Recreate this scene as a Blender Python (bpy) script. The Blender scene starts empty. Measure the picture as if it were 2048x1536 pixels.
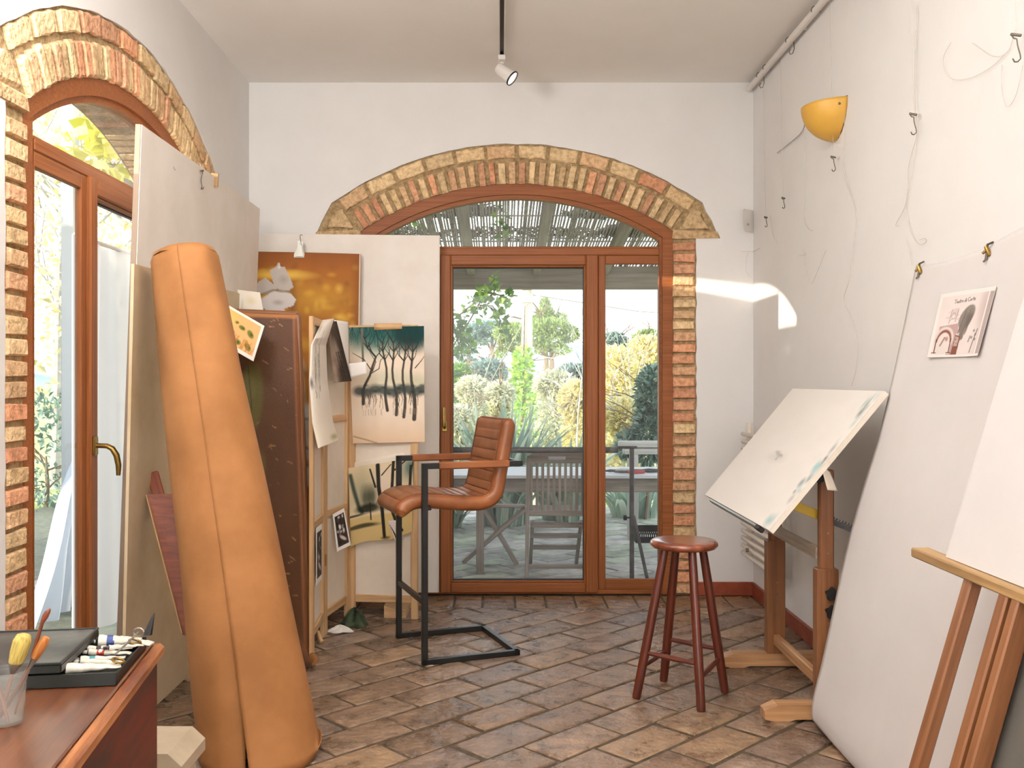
import bpy, bmesh, math, random
import numpy as np
from mathutils import Vector, Matrix, noise
RND = random.Random(11)
F, CX, CY, EYE = 1900.0, 1002.0, 762.0, 1.34      # lens (px), vanishing point, eye height (m)
V = Vector
SC = bpy.context.scene
COL = SC.collection

def at(px, py, Y):
    """world point that stands at depth Y on the sight line of a photo pixel"""
    return V(((px - CX) * Y / F, Y, EYE + (CY - py) * Y / F))

def lin(r, g, b):
    f = lambda c: (c / 255 / 12.92) if c / 255 <= .04045 else ((c / 255 + .055) / 1.055) ** 2.4
    return (f(r), f(g), f(b))

# ------------------------------------------------------------------ mesh builder
class MB:
    def __init__(s):
        s.v = []; s.f = []; s.g = []; s.c = []; s.usecol = False
    def add(s, p, g=None, c=None):
        s.v.append(V(p)); s.g.append(V(g) if g is not None else V(p))
        if c is not None: s.usecol = True
        s.c.append(c if c is not None else (1, 1, 1)); return len(s.v) - 1
    def face(s, *idx): s.f.append(tuple(idx))
    def rings(s, rings, cap0=True, cap1=True, gr=None, c=None, closed=True):
        ids = []
        for i, r in enumerate(rings):
            ids.append([s.add(p, (gr[i][j] if gr else None), c) for j, p in enumerate(r)])
        n = len(rings[0])
        for a, b in zip(ids, ids[1:]):
            for j in range(n if closed else n - 1):
                k = (j + 1) % n
                s.face(a[j], a[k], b[k], b[j])
        if cap0: s.face(*reversed(ids[0]))
        if cap1: s.face(*ids[-1])
        return ids
    def beam(s, p0, p1, w, h, up=(0, 0, 1), ch=.003, c=None, w1=None, h1=None):
        p0, p1 = V(p0), V(p1); d = p1 - p0; L = d.length; d.normalize()
        up = V(up)
        if abs(d.dot(up.normalized())) > .98: up = V((0, 1, 0)) if abs(d.y) < .9 else V((1, 0, 0))
        sx = d.cross(up).normalized(); sy = sx.cross(d).normalized()
        ch = min(ch, w * .3, h * .3, L * .3)
        off = RND.random() * 7
        def sec(t, inset):
            ww = (w + ((w1 or w) - w) * t / L) / 2 - inset; hh = (h + ((h1 or h) - h) * t / L) / 2 - inset
            q = max(ch - inset, ch * .25) if inset else ch
            pts = [(ww - q, -hh), (ww, -hh + q), (ww, hh - q), (ww - q, hh), (-ww + q, hh), (-ww, hh - q), (-ww, -hh + q), (-ww + q, -hh)]
            return [p0 + d * t + sx * a + sy * b for a, b in pts], [V((t + off, a + off, b)) for a, b in pts]
        R_, G_ = [], []
        for t, ins in ((0, ch * .75), (ch, 0), (L - ch, 0), (L, ch * .75)):
            r, g = sec(t, ins); R_.append(r); G_.append(g)
        s.rings(R_, gr=G_, c=c)
    def box(s, lo, hi, ch=.003, c=None):
        lo, hi = V(lo), V(hi); m = (lo + hi) / 2; e = hi - lo
        k = max(range(3), key=lambda i: e[i])
        p0, p1 = m.copy(), m.copy(); p0[k] = lo[k]; p1[k] = hi[k]
        if k == 2: s.beam(p0, p1, e.x, e.y, (0, 1, 0), ch, c)
        elif k == 0: s.beam(p0, p1, e.y, e.z, (0, 0, 1), ch, c)
        else: s.beam(p0, p1, e.x, e.z, (0, 0, 1), ch, c)
    def tube(s, pts, r, n=8, c=None, cap=True, flat=None):
        pts = [V(p) for p in pts]; m = len(pts)
        rs = r if isinstance(r, (list, tuple)) else [r] * m
        t0 = (pts[1] - pts[0]).normalized()
        a = V((0, 0, 1)) if abs(t0.z) < .9 else V((1, 0, 0))
        x = t0.cross(a).normalized(); rr = []; gg = []; L = 0; off = RND.random() * 5
        for i, p in enumerate(pts):
            t = (pts[min(i + 1, m - 1)] - pts[max(i - 1, 0)]).normalized()
            x = (x - t * x.dot(t))
            x = x.normalized() if x.length > 1e-6 else t.orthogonal().normalized()
            y = t.cross(x)
            if i: L += (p - pts[i - 1]).length
            ring = []; g = []
            for k in range(n):
                q = 2 * math.pi * k / n; ca, sa = math.cos(q) * rs[i], math.sin(q) * rs[i]
                if flat: sa *= flat
                ring.append(p + x * ca + y * sa); g.append(V((L + off, ca, sa)))
            rr.append(ring); gg.append(g)
        s.rings(rr, cap, cap, gg, c)
    def lathe(s, base, prof, n=32, axis=(0, 0, 1), c=None, cap0=True, cap1=True):
        base = V(base); az = V(axis).normalized(); ax = az.orthogonal().normalized(); ay = az.cross(ax)
        rr = [[base + az * z + (ax * math.cos(2 * math.pi * k / n) + ay * math.sin(2 * math.pi * k / n)) * r for k in range(n)] for r, z in prof]
        s.rings(rr, cap0, cap1, None, c)
    def prism(s, poly, mp, d0, d1, c=None):
        a = [s.add(mp(u, d0, z), None, c) for u, z in poly]; b = [s.add(mp(u, d1, z), None, c) for u, z in poly]
        n = len(poly)
        s.face(*a); s.face(*reversed(b))
        for i in range(n):
            j = (i + 1) % n; s.face(a[j], a[i], b[i], b[j])
    def chip(s, poly, mp, d0, d1, ch=.006, c=None, jit=.002):
        """rough brick: a 2-D outline whose visible face is inset and jittered"""
        n = len(poly); cu = sum(p[0] for p in poly) / n; cz = sum(p[1] for p in poly) / n
        def ins(p):
            du, dz = p[0] - cu, p[1] - cz; L = math.hypot(du, dz) + 1e-9; k = max(0, 1 - ch * 1.3 / L)
            return (cu + du * k + RND.uniform(-jit, jit), cz + dz * k + RND.uniform(-jit, jit))
        A = [s.add(mp(p[0], d0 + RND.uniform(-jit, jit) * .6, p[1]), None, c) for p in map(ins, poly)]
        B = [s.add(mp(p[0] + RND.uniform(-jit, jit), d0 + ch, p[1] + RND.uniform(-jit, jit)), None, c) for p in poly]
        Cc = [s.add(mp(p[0], d1, p[1]), None, c) for p in poly]
        s.face(*A)
        for X, Y_ in ((A, B), (B, Cc)):
            for i in range(n):
                j = (i + 1) % n; s.face(X[j], X[i], Y_[i], Y_[j])
        s.face(*reversed(Cc))
    def grid(s, fn, nu, nv, col=None, wrap=False):
        ids = []
        for j in range(nv + 1):
            row = []
            for i in range(nu + 1):
                u, v_ = i / nu, j / nv
                row.append(s.add(fn(u, v_), (u, v_, 0), col(u, v_) if col else None))
            ids.append(row)
        for j in range(nv):
            for i in range(nu):
                s.face(ids[j][i], ids[j][i + 1], ids[j + 1][i + 1], ids[j + 1][i])
        return ids
    def leaf(s, p, d, nrm, L, W, c):
        d = d.normalized(); w = d.cross(nrm)
        w = w.normalized() if w.length > 1e-5 else d.orthogonal().normalized()
        k = w.cross(d) * (L * .12)
        a = s.add(p, None, c); b = s.add(p + d * L * .5 + w * W / 2 + k, None, c); e = s.add(p + d * L, None, c); f = s.add(p + d * L * .5 - w * W / 2 + k, None, c)
        s.face(a, b, e); s.face(a, e, f)

    def build(s, name, m, parent=None, sharp=35, thick=0, label=None):
        o0 = V((0, 0, 0)); q = parent
        while q is not None: o0 = o0 + q.location; q = q.parent
        me = bpy.data.meshes.new(name)
        me.from_pydata([tuple(p - o0) for p in s.v], [], s.f)
        a = me.attributes.new('grain', 'FLOAT_VECTOR', 'POINT')
        a.data.foreach_set('vector', np.array([tuple(x) for x in s.g], dtype=np.float32).ravel())
        if s.usecol:
            a = me.attributes.new('Col', 'FLOAT_COLOR', 'POINT')
            a.data.foreach_set('color', np.array([(x[0], x[1], x[2], 1) for x in s.c], dtype=np.float32).ravel())
        bm = bmesh.new(); bm.from_mesh(me); bmesh.ops.recalc_face_normals(bm, faces=bm.faces); bm.to_mesh(me); bm.free()
        me.polygons.foreach_set('use_smooth', [True] * len(me.polygons))
        me.set_sharp_from_angle(angle=math.radians(sharp))
        me.materials.append(m); me.update()
        o = bpy.data.objects.new(name, me); COL.objects.link(o)
        if parent is not None: o.parent = parent
        if thick:
            md = o.modifiers.new('thickness', 'SOLIDIFY'); md.thickness = thick; md.offset = 0
        if label: o['label'] = label
        return o

def tag(o, label, cat, group=None, kind=None):
    o['label'] = label; o['category'] = cat
    if group: o['group'] = group
    if kind: o['kind'] = kind
    return o
def thing(name, label, cat, loc, group=None):
    o = bpy.data.objects.new(name, None); o.empty_display_size = .1; COL.objects.link(o)
    o.location = loc; return tag(o, label, cat, group)
def struct(o, label=None, cat=None):
    o['kind'] = 'structure'
    if label: o['label'] = label
    if cat: o['category'] = cat
    return o
def dup(root, loc, rotz=0, label=None):
    r = root.copy(); COL.objects.link(r); r.location = loc; r.rotation_euler = (0, 0, rotz)
    if label: r['label'] = label
    for ch in list(root.children):
        c = ch.copy(); COL.objects.link(c); c.parent = r
        for g in ch.children:
            d = g.copy(); COL.objects.link(d); d.parent = c
    return r

# ------------------------------------------------------------------ materials
def nodes(name):
    m = bpy.data.materials.new(name); m.use_nodes = True
    nt = m.node_tree; nt.nodes.clear()
    out = nt.nodes.new('ShaderNodeOutputMaterial')
    return m, nt, out
def mat(name, c1, c2=None, scale=6, stretch=None, rough=.5, metal=0, bump=0, bscale=40, coat=0, col=False, spec=.5,
        rough2=None, sss=0, transl=0, detail=5, contrast=(.35, .65), bdist=.01, fleck=None):
    m, nt, out = nodes(name); N = nt.nodes.new; Lk = nt.links.new
    b = N('ShaderNodeBsdfPrincipled')
    b.inputs['Roughness'].default_value = rough; b.inputs['Metallic'].default_value = metal
    b.inputs['Specular IOR Level'].default_value = spec
    if coat: b.inputs['Coat Weight'].default_value = coat; b.inputs['Coat Roughness'].default_value = .15
    if stretch:
        tc = N('ShaderNodeAttribute'); tc.attribute_name = 'grain'; vec = tc.outputs['Vector']
        mp = N('ShaderNodeMapping'); mp.inputs['Scale'].default_value = stretch; Lk(vec, mp.inputs['Vector']); vec = mp.outputs['Vector']
    else:
        tc = N('ShaderNodeTexCoord'); vec = tc.outputs['Object']
    base = None
    if c2 is not None:
        nz = N('ShaderNodeTexNoise'); nz.inputs['Scale'].default_value = scale; nz.inputs['Detail'].default_value = detail; nz.inputs['Roughness'].default_value = .6
        Lk(vec, nz.inputs['Vector'])
        cr = N('ShaderNodeValToRGB'); e = cr.color_ramp.elements
        e[0].position, e[1].position = contrast; e[0].color = (*c1, 1); e[1].color = (*c2, 1)
        Lk(nz.outputs['Fac'], cr.inputs['Fac']); base = cr.outputs['Color']
        if rough2 is not None:
            mr = N('ShaderNodeMapRange'); mr.inputs['From Min'].default_value = .3; mr.inputs['From Max'].default_value = .7
            mr.inputs['To Min'].default_value = rough; mr.inputs['To Max'].default_value = rough2
            Lk(nz.outputs['Fac'], mr.inputs['Value']); Lk(mr.outputs['Result'], b.inputs['Roughness'])
    if col:
        at_ = N('ShaderNodeAttribute'); at_.attribute_name = 'Col'
        if base is not None:
            mx = N('ShaderNodeMix'); mx.data_type = 'RGBA'; mx.blend_type = 'MULTIPLY'; mx.inputs['Factor'].default_value = 1
            Lk(at_.outputs['Color'], mx.inputs['A']); Lk(base, mx.inputs['B']); base = mx.outputs['Result']
        else: base = at_.outputs['Color']
    if fleck:
        nz2 = N('ShaderNodeTexNoise'); nz2.inputs['Scale'].default_value = fleck[1]; nz2.inputs['Detail'].default_value = 3
        Lk(vec, nz2.inputs['Vector'])
        r2 = N('ShaderNodeValToRGB'); r2.color_ramp.elements[0].position = fleck[2]; r2.color_ramp.elements[1].position = fleck[2] + .06
        Lk(nz2.outputs['Fac'], r2.inputs['Fac'])
        mx = N('ShaderNodeMix'); mx.data_type = 'RGBA'; Lk(r2.outputs['Color'], mx.inputs['Factor'])
        if base is not None: Lk(base, mx.inputs['A'])
        else: mx.inputs['A'].default_value = (*c1, 1)
        mx.inputs['B'].default_value = (*fleck[0], 1); base = mx.outputs['Result']
    if base is not None: Lk(base, b.inputs['Base Color'])
    else: b.inputs['Base Color'].default_value = (*c1, 1)
    if bump:
        nb = N('ShaderNodeTexNoise'); nb.inputs['Scale'].default_value = bscale; nb.inputs['Detail'].default_value = 6
        Lk(vec, nb.inputs['Vector'])
        bp = N('ShaderNodeBump'); bp.inputs['Strength'].default_value = bump; bp.inputs['Distance'].default_value = bdist
        Lk(nb.outputs['Fac'], bp.inputs['Height']); Lk(bp.outputs['Normal'], b.inputs['Normal'])
    sh = b.outputs['BSDF']
    if transl:
        t = N('ShaderNodeBsdfTranslucent')
        if base is not None: Lk(base, t.inputs['Color'])
        else: t.inputs['Color'].default_value = (*c1, 1)
        ms = N('ShaderNodeMixShader'); ms.inputs['Fac'].default_value = transl
        Lk(sh, ms.inputs[1]); Lk(t.outputs['BSDF'], ms.inputs[2]); sh = ms.outputs['Shader']
    Lk(sh, out.inputs['Surface'])
    return m
def wood(name, c1, c2, rough=.45, coat=0, g=(1.2, 26, 26), bump=.15, **k):
    return mat(name, c1, c2, scale=2.2, stretch=g, rough=rough, coat=coat, bump=bump, bscale=3, bdist=.002, **k)

M = {}
M['plaster'] = mat('wall_plaster', (.80, .78, .768), (.77, .75, .738), scale=2.5, rough=.85, bump=.25, bscale=14, bdist=.006, spec=.2)
M['ceiling'] = mat('ceiling_plaster', (.91, .88, .84), (.88, .85, .81), scale=1.5, rough=.9, bump=.1, bscale=9, spec=.1)
M['brick'] = mat('rough_brick', (.60, .55, .50), (1.14, 1.12, 1.1), scale=34, rough=.88, bump=1, bscale=48, bdist=.014, contrast=(.28, .58), col=True, spec=.2)
M['mortar'] = mat('sandy_mortar', lin(140, 116, 82), lin(186, 160, 122), scale=40, rough=.95, bump=.9, bscale=70, bdist=.01, spec=.1)
M['tile'] = mat('cotto_tile', (.55, .5, .46), (1.2, 1.17, 1.14), scale=9, rough=.2, rough2=.44, bump=1, bscale=17, bdist=.02, col=True, spec=.6, detail=8)
M['grout'] = mat('floor_grout', lin(58, 47, 34), lin(88, 72, 52), scale=30, rough=.7, bump=.5, bscale=60)
M['paver'] = mat('terrace_paver', (.7, .7, .7), (1.15, 1.15, 1.1), scale=7, rough=.8, bump=.6, bscale=30, col=True, spec=.2)
M['pavegrout'] = mat('terrace_joint', lin(110, 112, 98), lin(136, 138, 118), scale=20, rough=.9)
M['base'] = mat('terracotta_skirting', lin(122, 52, 32), lin(150, 72, 46), scale=12, rough=.45, bump=.3, bscale=25)
M['frame'] = wood('stained_door_wood', lin(126, 68, 30), lin(148, 88, 46), rough=.5, spec=.3, g=(.8, 45, 45))
M['gasket'] = mat('door_gasket', (.02, .016, .014), rough=.5)
M['brass'] = mat('aged_brass', lin(150, 118, 62), rough=.32, metal=.9)
M['steel'] = mat('dull_steel', lin(150, 146, 138), rough=.35, metal=.9)
M['chrome'] = mat('bright_steel', lin(205, 205, 205), rough=.15, metal=1)
M['wire'] = mat('hook_wire', lin(96, 88, 78), rough=.45, metal=.7)
M['nylon'] = mat('nylon_line', lin(196, 186, 176), rough=.3)
M['black'] = mat('black_steel_tube', lin(10, 11, 11), lin(18, 20, 18), scale=14, rough=.42, coat=.08)
M['leather'] = mat('tan_leather', lin(118, 66, 34), lin(150, 90, 50), scale=7, rough=.36, bump=.2, bscale=90, bdist=.002, spec=.5)
M['leather2'] = mat('stitched_seam', lin(92, 46, 22), rough=.6)
M['stoolred'] = wood('red_stained_wood', lin(62, 22, 12), lin(98, 40, 22), rough=.34, coat=.12, g=(1, 30, 30))
M['stoolseat'] = wood('worn_red_seat', lin(98, 42, 24), lin(140, 74, 46), rough=.24, coat=.5, g=(6, 6, 6))
M['beech'] = wood('oiled_beech', lin(156, 112, 72), lin(194, 148, 104), rough=.42, g=(.9, 20, 20))
M['easelwood'] = wood('easel_wood', lin(108, 66, 38), lin(140, 92, 58), rough=.4, g=(.8, 18, 18))
M['ledgewood'] = wood('worn_ledge_wood', lin(140, 108, 70), lin(184, 148, 100), rough=.5, g=(.8, 18, 18))
M['greywood'] = wood('aged_rail', lin(150, 136, 120), lin(186, 172, 152), rough=.5, g=(.8, 20, 20))
M['screenwood'] = wood('pale_pine', lin(182, 142, 98), lin(212, 174, 128), rough=.55, g=(.9, 18, 18))
M['screencloth'] = mat('screen_cloth', lin(228, 214, 196), lin(238, 226, 210), scale=5, rough=.9, bump=.1, bscale=160)
M['whiteboard'] = mat('white_painted_panel', lin(226, 216, 206), lin(236, 228, 220), scale=3, rough=.6, bump=.05, bscale=12)
M['ageboard'] = mat('aged_panel', lin(192, 168, 130), lin(216, 196, 164), scale=2, rough=.7, bump=.1, bscale=20)
M['edge'] = mat('panel_edge', lin(160, 140, 122), rough=.8)
M['kraft'] = mat('brown_wrapping_paper', lin(143, 95, 53), lin(163, 111, 66), scale=3.5, rough=.7, bump=.3, bscale=9, bdist=.006, spec=.25)
M['paper'] = mat('white_paper', lin(234, 228, 222), rough=.75, spec=.2)
M['print'] = mat('painted_paper', (1, 1, 1), rough=.7, col=True, spec=.2)
M['canvaspaint'] = mat('painted_canvas', (1, 1, 1), rough=.5, col=True, spec=.35, bump=.2, bscale=150)
M['sheet'] = mat('big_white_paper', lin(230, 225, 223), lin(224, 219, 218), scale=2, rough=.55, spec=.25, transl=.08)
M['mahogany'] = wood('dark_mahogany', lin(36, 6, 5), lin(104, 22, 13), rough=.4, coat=.08, spec=.3, g=(1.2, 7, 7))
M['tabletop'] = wood('worn_table_top', lin(74, 36, 20), lin(116, 70, 42), rough=.3, coat=.3, g=(1, 12, 12))
M['tableedge'] = wood('rubbed_table_edge', lin(96, 44, 20), lin(176, 112, 62), rough=.4, g=(2, 14, 14))
M['blackbox'] = mat('black_japanned_tin', lin(30, 30, 30), lin(104, 104, 100), scale=6, rough=.35, contrast=(.45, .8))
M['blackside'] = mat('black_box_side', lin(6, 7, 5), lin(14, 18, 9), scale=10, rough=.4)
M['tube'] = mat('white_paint_tube', lin(226, 220, 208), lin(200, 192, 178), scale=30, rough=.4)
M['tubered'] = mat('red_tube_band', lin(160, 44, 34), rough=.45)
M['tubeteal'] = mat('teal_tube_band', lin(40, 120, 130), rough=.45)
M['tubeblue'] = mat('blue_tube_band', lin(40, 60, 120), rough=.45)
M['cap'] = mat('tube_cap', lin(214, 208, 198), rough=.4)
M['capblack'] = mat('black_tube_cap', lin(18, 18, 18), rough=.4)
M['bristle'] = wood('yellow_bristle', lin(150, 126, 56), lin(208, 188, 104), rough=.7, g=(2, 90, 90))
M['bristle2'] = wood('orange_bristle', lin(150, 84, 32), lin(190, 124, 60), rough=.7, g=(2, 90, 90))
M['handle'] = wood('brush_handle', lin(70, 26, 16), lin(140, 80, 46), rough=.35, g=(2, 30, 30))
M['offwhite'] = mat('white_gloss_paint', lin(216, 206, 190), lin(228, 218, 204), scale=5, rough=.45)
M['bench'] = mat('aged_white_paint', lin(170, 154, 130), lin(192, 176, 152), scale=5, rough=.5)
M['radiator'] = mat('radiator_enamel', lin(230, 220, 206), rough=.35)
M['plastic'] = mat('white_plastic', lin(226, 220, 214), rough=.4)
M['sconce'] = mat('ochre_ceramic', lin(200, 148, 52), lin(216, 168, 74), scale=3, rough=.45)
M['dark'] = mat('dark_rubber', lin(20, 18, 18), rough=.5)
M['yellow'] = mat('yellow_painted_strip', lin(206, 168, 30), rough=.45)
M['darkgrey'] = mat('dark_grey_panel', lin(84, 80, 74), lin(94, 90, 84), scale=4, rough=.8)
M['rag'] = mat('dark_rag', lin(60, 34, 20), lin(120, 74, 40), scale=9, rough=.9)
M['ragg'] = mat('green_rag', lin(34, 44, 30), lin(70, 84, 58), scale=14, rough=.9)
M['redwood'] = wood('red_plank', lin(112, 52, 30), lin(144, 74, 44), rough=.5)
M['teak'] = wood('weathered_teak', lin(122, 112, 104), lin(156, 146, 138), rough=.75, g=(1, 22, 22))
M['tablegrey'] = wood('silvered_table', lin(206, 208, 212), lin(228, 230, 232), rough=.6, g=(.8, 16, 16))
M['pergola'] = wood('pergola_timber', lin(128, 114, 106), lin(156, 142, 130), rough=.8, g=(.7, 14, 14))
M['reed'] = mat('dry_reed', lin(150, 138, 126), lin(186, 174, 160), scale=20, rough=.8, transl=.15)
M['iron'] = mat('weathered_iron', lin(70, 68, 68), lin(100, 98, 98), scale=20, rough=.5, metal=.3)
M['bark'] = mat('tree_bark', lin(104, 88, 74), lin(146, 128, 108), scale=6, rough=.9, bump=.5, bscale=20)
M['palebark'] = mat('pale_bark', lin(158, 152, 148), lin(190, 186, 182), scale=6, rough=.9)
M['leafm'] = mat('foliage', (1, 1, 1), rough=.5, col=True, spec=.3, transl=.4)
M['lawn'] = mat('dry_lawn', lin(160, 172, 104), lin(214, 212, 160), scale=1.2, rough=.95, spec=.1)
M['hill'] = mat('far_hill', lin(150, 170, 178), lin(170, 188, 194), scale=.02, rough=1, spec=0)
M['concrete'] = mat('pole_concrete', lin(196, 190, 180), lin(220, 214, 204), scale=3, rough=.9)
M['curtain'] = mat('white_sheer', lin(200, 208, 220), rough=.9, transl=.25)
M['whitepost'] = mat('white_post', lin(186, 188, 192), rough=.6)
M['redplastic'] = mat('red_tool_grip', lin(176, 76, 66), rough=.5)
M['flagwood'] = wood('grey_plank', lin(168, 164, 158), lin(206, 202, 196), rough=.8)
M['reflector'] = mat('lamp_reflector', lin(240, 240, 236), rough=.12, metal=1)

def glass_mat():
    m, nt, out = nodes('window_glass'); N = nt.nodes.new; Lk = nt.links.new
    fr = N('ShaderNodeFresnel'); fr.inputs['IOR'].default_value = 1.4
    tr = N('ShaderNodeBsdfTransparent'); tr.inputs['Color'].default_value = (.97, .98, .98, 1)
    gl = N('ShaderNodeBsdfGlossy'); gl.inputs['Roughness'].default_value = .01
    ge = N('ShaderNodeNewGeometry'); mu = N('ShaderNodeMath'); mu.operation = 'SUBTRACT'; mu.use_clamp = True
    Lk(fr.outputs['Fac'], mu.inputs[0]); Lk(ge.outputs['Backfacing'], mu.inputs[1])   # only the outer face of a pane mirrors
    m1 = N('ShaderNodeMixShader'); Lk(mu.outputs['Value'], m1.inputs['Fac']); Lk(tr.outputs['BSDF'], m1.inputs[1]); Lk(gl.outputs['BSDF'], m1.inputs[2])
    tc = N('ShaderNodeTexCoord'); nz = N('ShaderNodeTexNoise'); nz.inputs['Scale'].default_value = 7; nz.inputs['Detail'].default_value = 8
    Lk(tc.outputs['Object'], nz.inputs['Vector'])
    mr = N('ShaderNodeMapRange'); mr.inputs['From Min'].default_value = .3; mr.inputs['From Max'].default_value = .75
    mr.inputs['To Min'].default_value = .01; mr.inputs['To Max'].default_value = .045; Lk(nz.outputs['Fac'], mr.inputs['Value'])
    df = N('ShaderNodeBsdfTranslucent'); df.inputs['Color'].default_value = (.9, .9, .9, 1)
    d2 = N('ShaderNodeBsdfDiffuse'); d2.inputs['Color'].default_value = (.85, .85, .87, 1)
    md = N('ShaderNodeMixShader'); md.inputs['Fac'].default_value = .5; Lk(df.outputs['BSDF'], md.inputs[1]); Lk(d2.outputs['BSDF'], md.inputs[2])
    m2 = N('ShaderNodeMixShader'); Lk(mr.outputs['Result'], m2.inputs['Fac']); Lk(m1.outputs['Shader'], m2.inputs[1]); Lk(md.outputs['Shader'], m2.inputs[2])
    Lk(m2.outputs['Shader'], out.inputs['Surface']); return m
M['glass'] = glass_mat()
def cup_mat():
    m, nt, out = nodes('clear_plastic'); N = nt.nodes.new; Lk = nt.links.new
    tr = N('ShaderNodeBsdfTransparent'); tr.inputs['Color'].default_value = (.93, .94, .93, 1)
    b = N('ShaderNodeBsdfPrincipled'); b.inputs['Base Color'].default_value = (.75, .75, .72, 1); b.inputs['Roughness'].default_value = .2
    ms = N('ShaderNodeMixShader'); ms.inputs['Fac'].default_value = .16; Lk(tr.outputs['BSDF'], ms.inputs[1]); Lk(b.outputs['BSDF'], ms.inputs[2])
    Lk(ms.outputs['Shader'], out.inputs['Surface']); return m
M['cup'] = cup_mat()
def emit_mat(name, c, s):
    m, nt, out = nodes(name); e = nt.nodes.new('ShaderNodeEmission'); e.inputs['Color'].default_value = (*c, 1); e.inputs['Strength'].default_value = s
    nt.links.new(e.outputs['Emission'], out.inputs['Surface']); return m
M['lampon'] = emit_mat('lit_lens', (1, .97, .92), 1.6)

# ------------------------------------------------------------------ painter for drawings and paintings (colours kept per vertex)
class Art:
    def __init__(s, w, h, bg):
        s.w, s.h = w, h; s.a = np.empty((h, w, 3)); s.a[:] = lin(*bg)
        yy, xx = np.mgrid[0:h, 0:w]; s.x = xx / (w - 1); s.y = yy / (h - 1); s.asp = h / w
        s.r = np.random.RandomState(5)
    def mix(s, k, c):
        k = np.clip(k, 0, 1)[..., None]; s.a = s.a * (1 - k) + np.array(lin(*c)) * k
    def blob(s, cx, cy, rx, ry, c, k=1, soft=.5, rot=0):
        dx, dy = s.x - cx, (s.y - cy) * s.asp
        ca, sa = math.cos(rot), math.sin(rot); X = (dx * ca + dy * sa) / rx; Y = (-dx * sa + dy * ca) / (ry * s.asp)
        d = np.sqrt(X * X + Y * Y); s.mix(k * np.clip((1 - d) / max(soft, 1e-3), 0, 1), c)
    def stroke(s, pts, w, c, k=1, w2=None, soft=.35):
        D = np.full(s.x.shape, 9.0); n = len(pts) - 1; w2 = w if w2 is None else w2
        for i in range(n):
            (x0, y0), (x1, y1) = pts[i], pts[i + 1]
            ex, ey = x1 - x0, (y1 - y0) * s.asp; q = ex * ex + ey * ey + 1e-12
            t = np.clip(((s.x - x0) * ex + (s.y - y0) * s.asp * ey) / q, 0, 1)
            d = np.hypot(s.x - x0 - t * ex, (s.y - y0) * s.asp - t * ey)
            ww = w + (w2 - w) * (i + t) / n
            D = np.minimum(D, d / ww)
        s.mix(k * np.clip((1 - D) / soft, 0, 1), c)
    def poly(s, pts, c, k=1):
        ins = np.zeros(s.x.shape, bool); n = len(pts)
        for i in range(n):
            (x0, y0), (x1, y1) = pts[i], pts[(i + 1) % n]
            if y0 == y1: continue
            cond = ((y0 > s.y) != (y1 > s.y)) & (s.x < (x1 - x0) * (s.y - y0) / (y1 - y0) + x0); ins ^= cond
        s.mix(ins * k, c)
    def grad(s, y0, y1, c, k=1, axis='y'):
        v = s.y if axis == 'y' else s.x
        s.mix(k * np.clip((v - y0) / (y1 - y0), 0, 1), c)
    def noise(s, amt, cells=24):
        g = s.r.rand(cells + 2, cells + 2)
        fx, fy = s.x * cells, s.y * cells; ix, iy = fx.astype(int), fy.astype(int); tx, ty = fx - ix, fy - iy
        v = g[iy, ix] * (1 - tx) * (1 - ty) + g[iy, ix + 1] * tx * (1 - ty) + g[iy + 1, ix] * (1 - tx) * ty + g[iy + 1, ix + 1] * tx * ty
        s.a = s.a * (1 + amt * (v[..., None] - .5) * 2)
    def get(s, u, v):
        return tuple(np.clip(s.a[min(s.h - 1, int(v * (s.h - 1) + .5)), min(s.w - 1, int(u * (s.w - 1) + .5))], 0, 1))

def quad(c):
    tl, tr, br, bl = [V(x) for x in c]
    return lambda u, v: (tl * (1 - u) + tr * u) * (1 - v) + (bl * (1 - u) + br * u) * v
def sheet(name, fn, art, m, parent=None, thick=.0012, res=None, label=None):
    mb = MB(); nu, nv = res or ((art.w - 1, art.h - 1) if art else (24, 24))
    mb.grid(fn, nu, nv, art.get if art else None)
    return mb.build(name, m, parent, sharp=80, thick=thick, label=label)
# ------------------------------------------------------------------ room shell
XL, XR, YB, ZC, YF = -1.575, 1.578, 5.94, 3.206, -2.6
XD, YD = 0.10, 4.14                                # middles of the two arched doorways
wb = lambda u, d, z: V((XD + u, YB + d, z))         # door space of the end wall
wl = lambda u, d, z: V((XL - d, YD + u, z))         # door space of the left wall
wr = lambda u, d, z: V((XR + d, u, z))
wf = lambda u, d, z: V((u, YF - d, z))
R_IN, ZA = 1.75, .828                               # arch of the frame: radius, height of its centre
def arc(r, a0, a1, n):
    return [(r * math.sin(math.radians(a0 + (a1 - a0) * i / n)), ZA + r * math.cos(math.radians(a0 + (a1 - a0) * i / n))) for i in range(n + 1)]
def jit(pts, a=.004, step=.045):
    out = []
    for (x0, y0), (x1, y1) in zip(pts, pts[1:]):
        n = max(1, int(math.hypot(x1 - x0, y1 - y0) / step))
        for i in range(n):
            t = i / n; out.append((x0 + (x1 - x0) * t + RND.uniform(-a, a), y0 + (y1 - y0) * t + RND.uniform(-a, a)))
    out.append(pts[-1]); return out
half = [(1.122, 0), (1.122, 2.236), (1.265, 2.236), (1.245, 2.285), (1.185, 2.40)]
def outer_outline():
    r = half + arc(1.995, 35.5, -35.5, 40) + [(-x, z) for x, z in reversed(half)]
    o = jit(r); o[0] = (1.122, 0); o[-1] = (-1.122, 0); return o
inner_outline = [(.98, 0), (.98, ZA + math.sqrt(R_IN ** 2 - .98 ** 2))] + arc(R_IN, 34, -34, 40)[1:-1] + [(-.98, ZA + math.sqrt(R_IN ** 2 - .98 ** 2)), (-.98, 0)]

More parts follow.
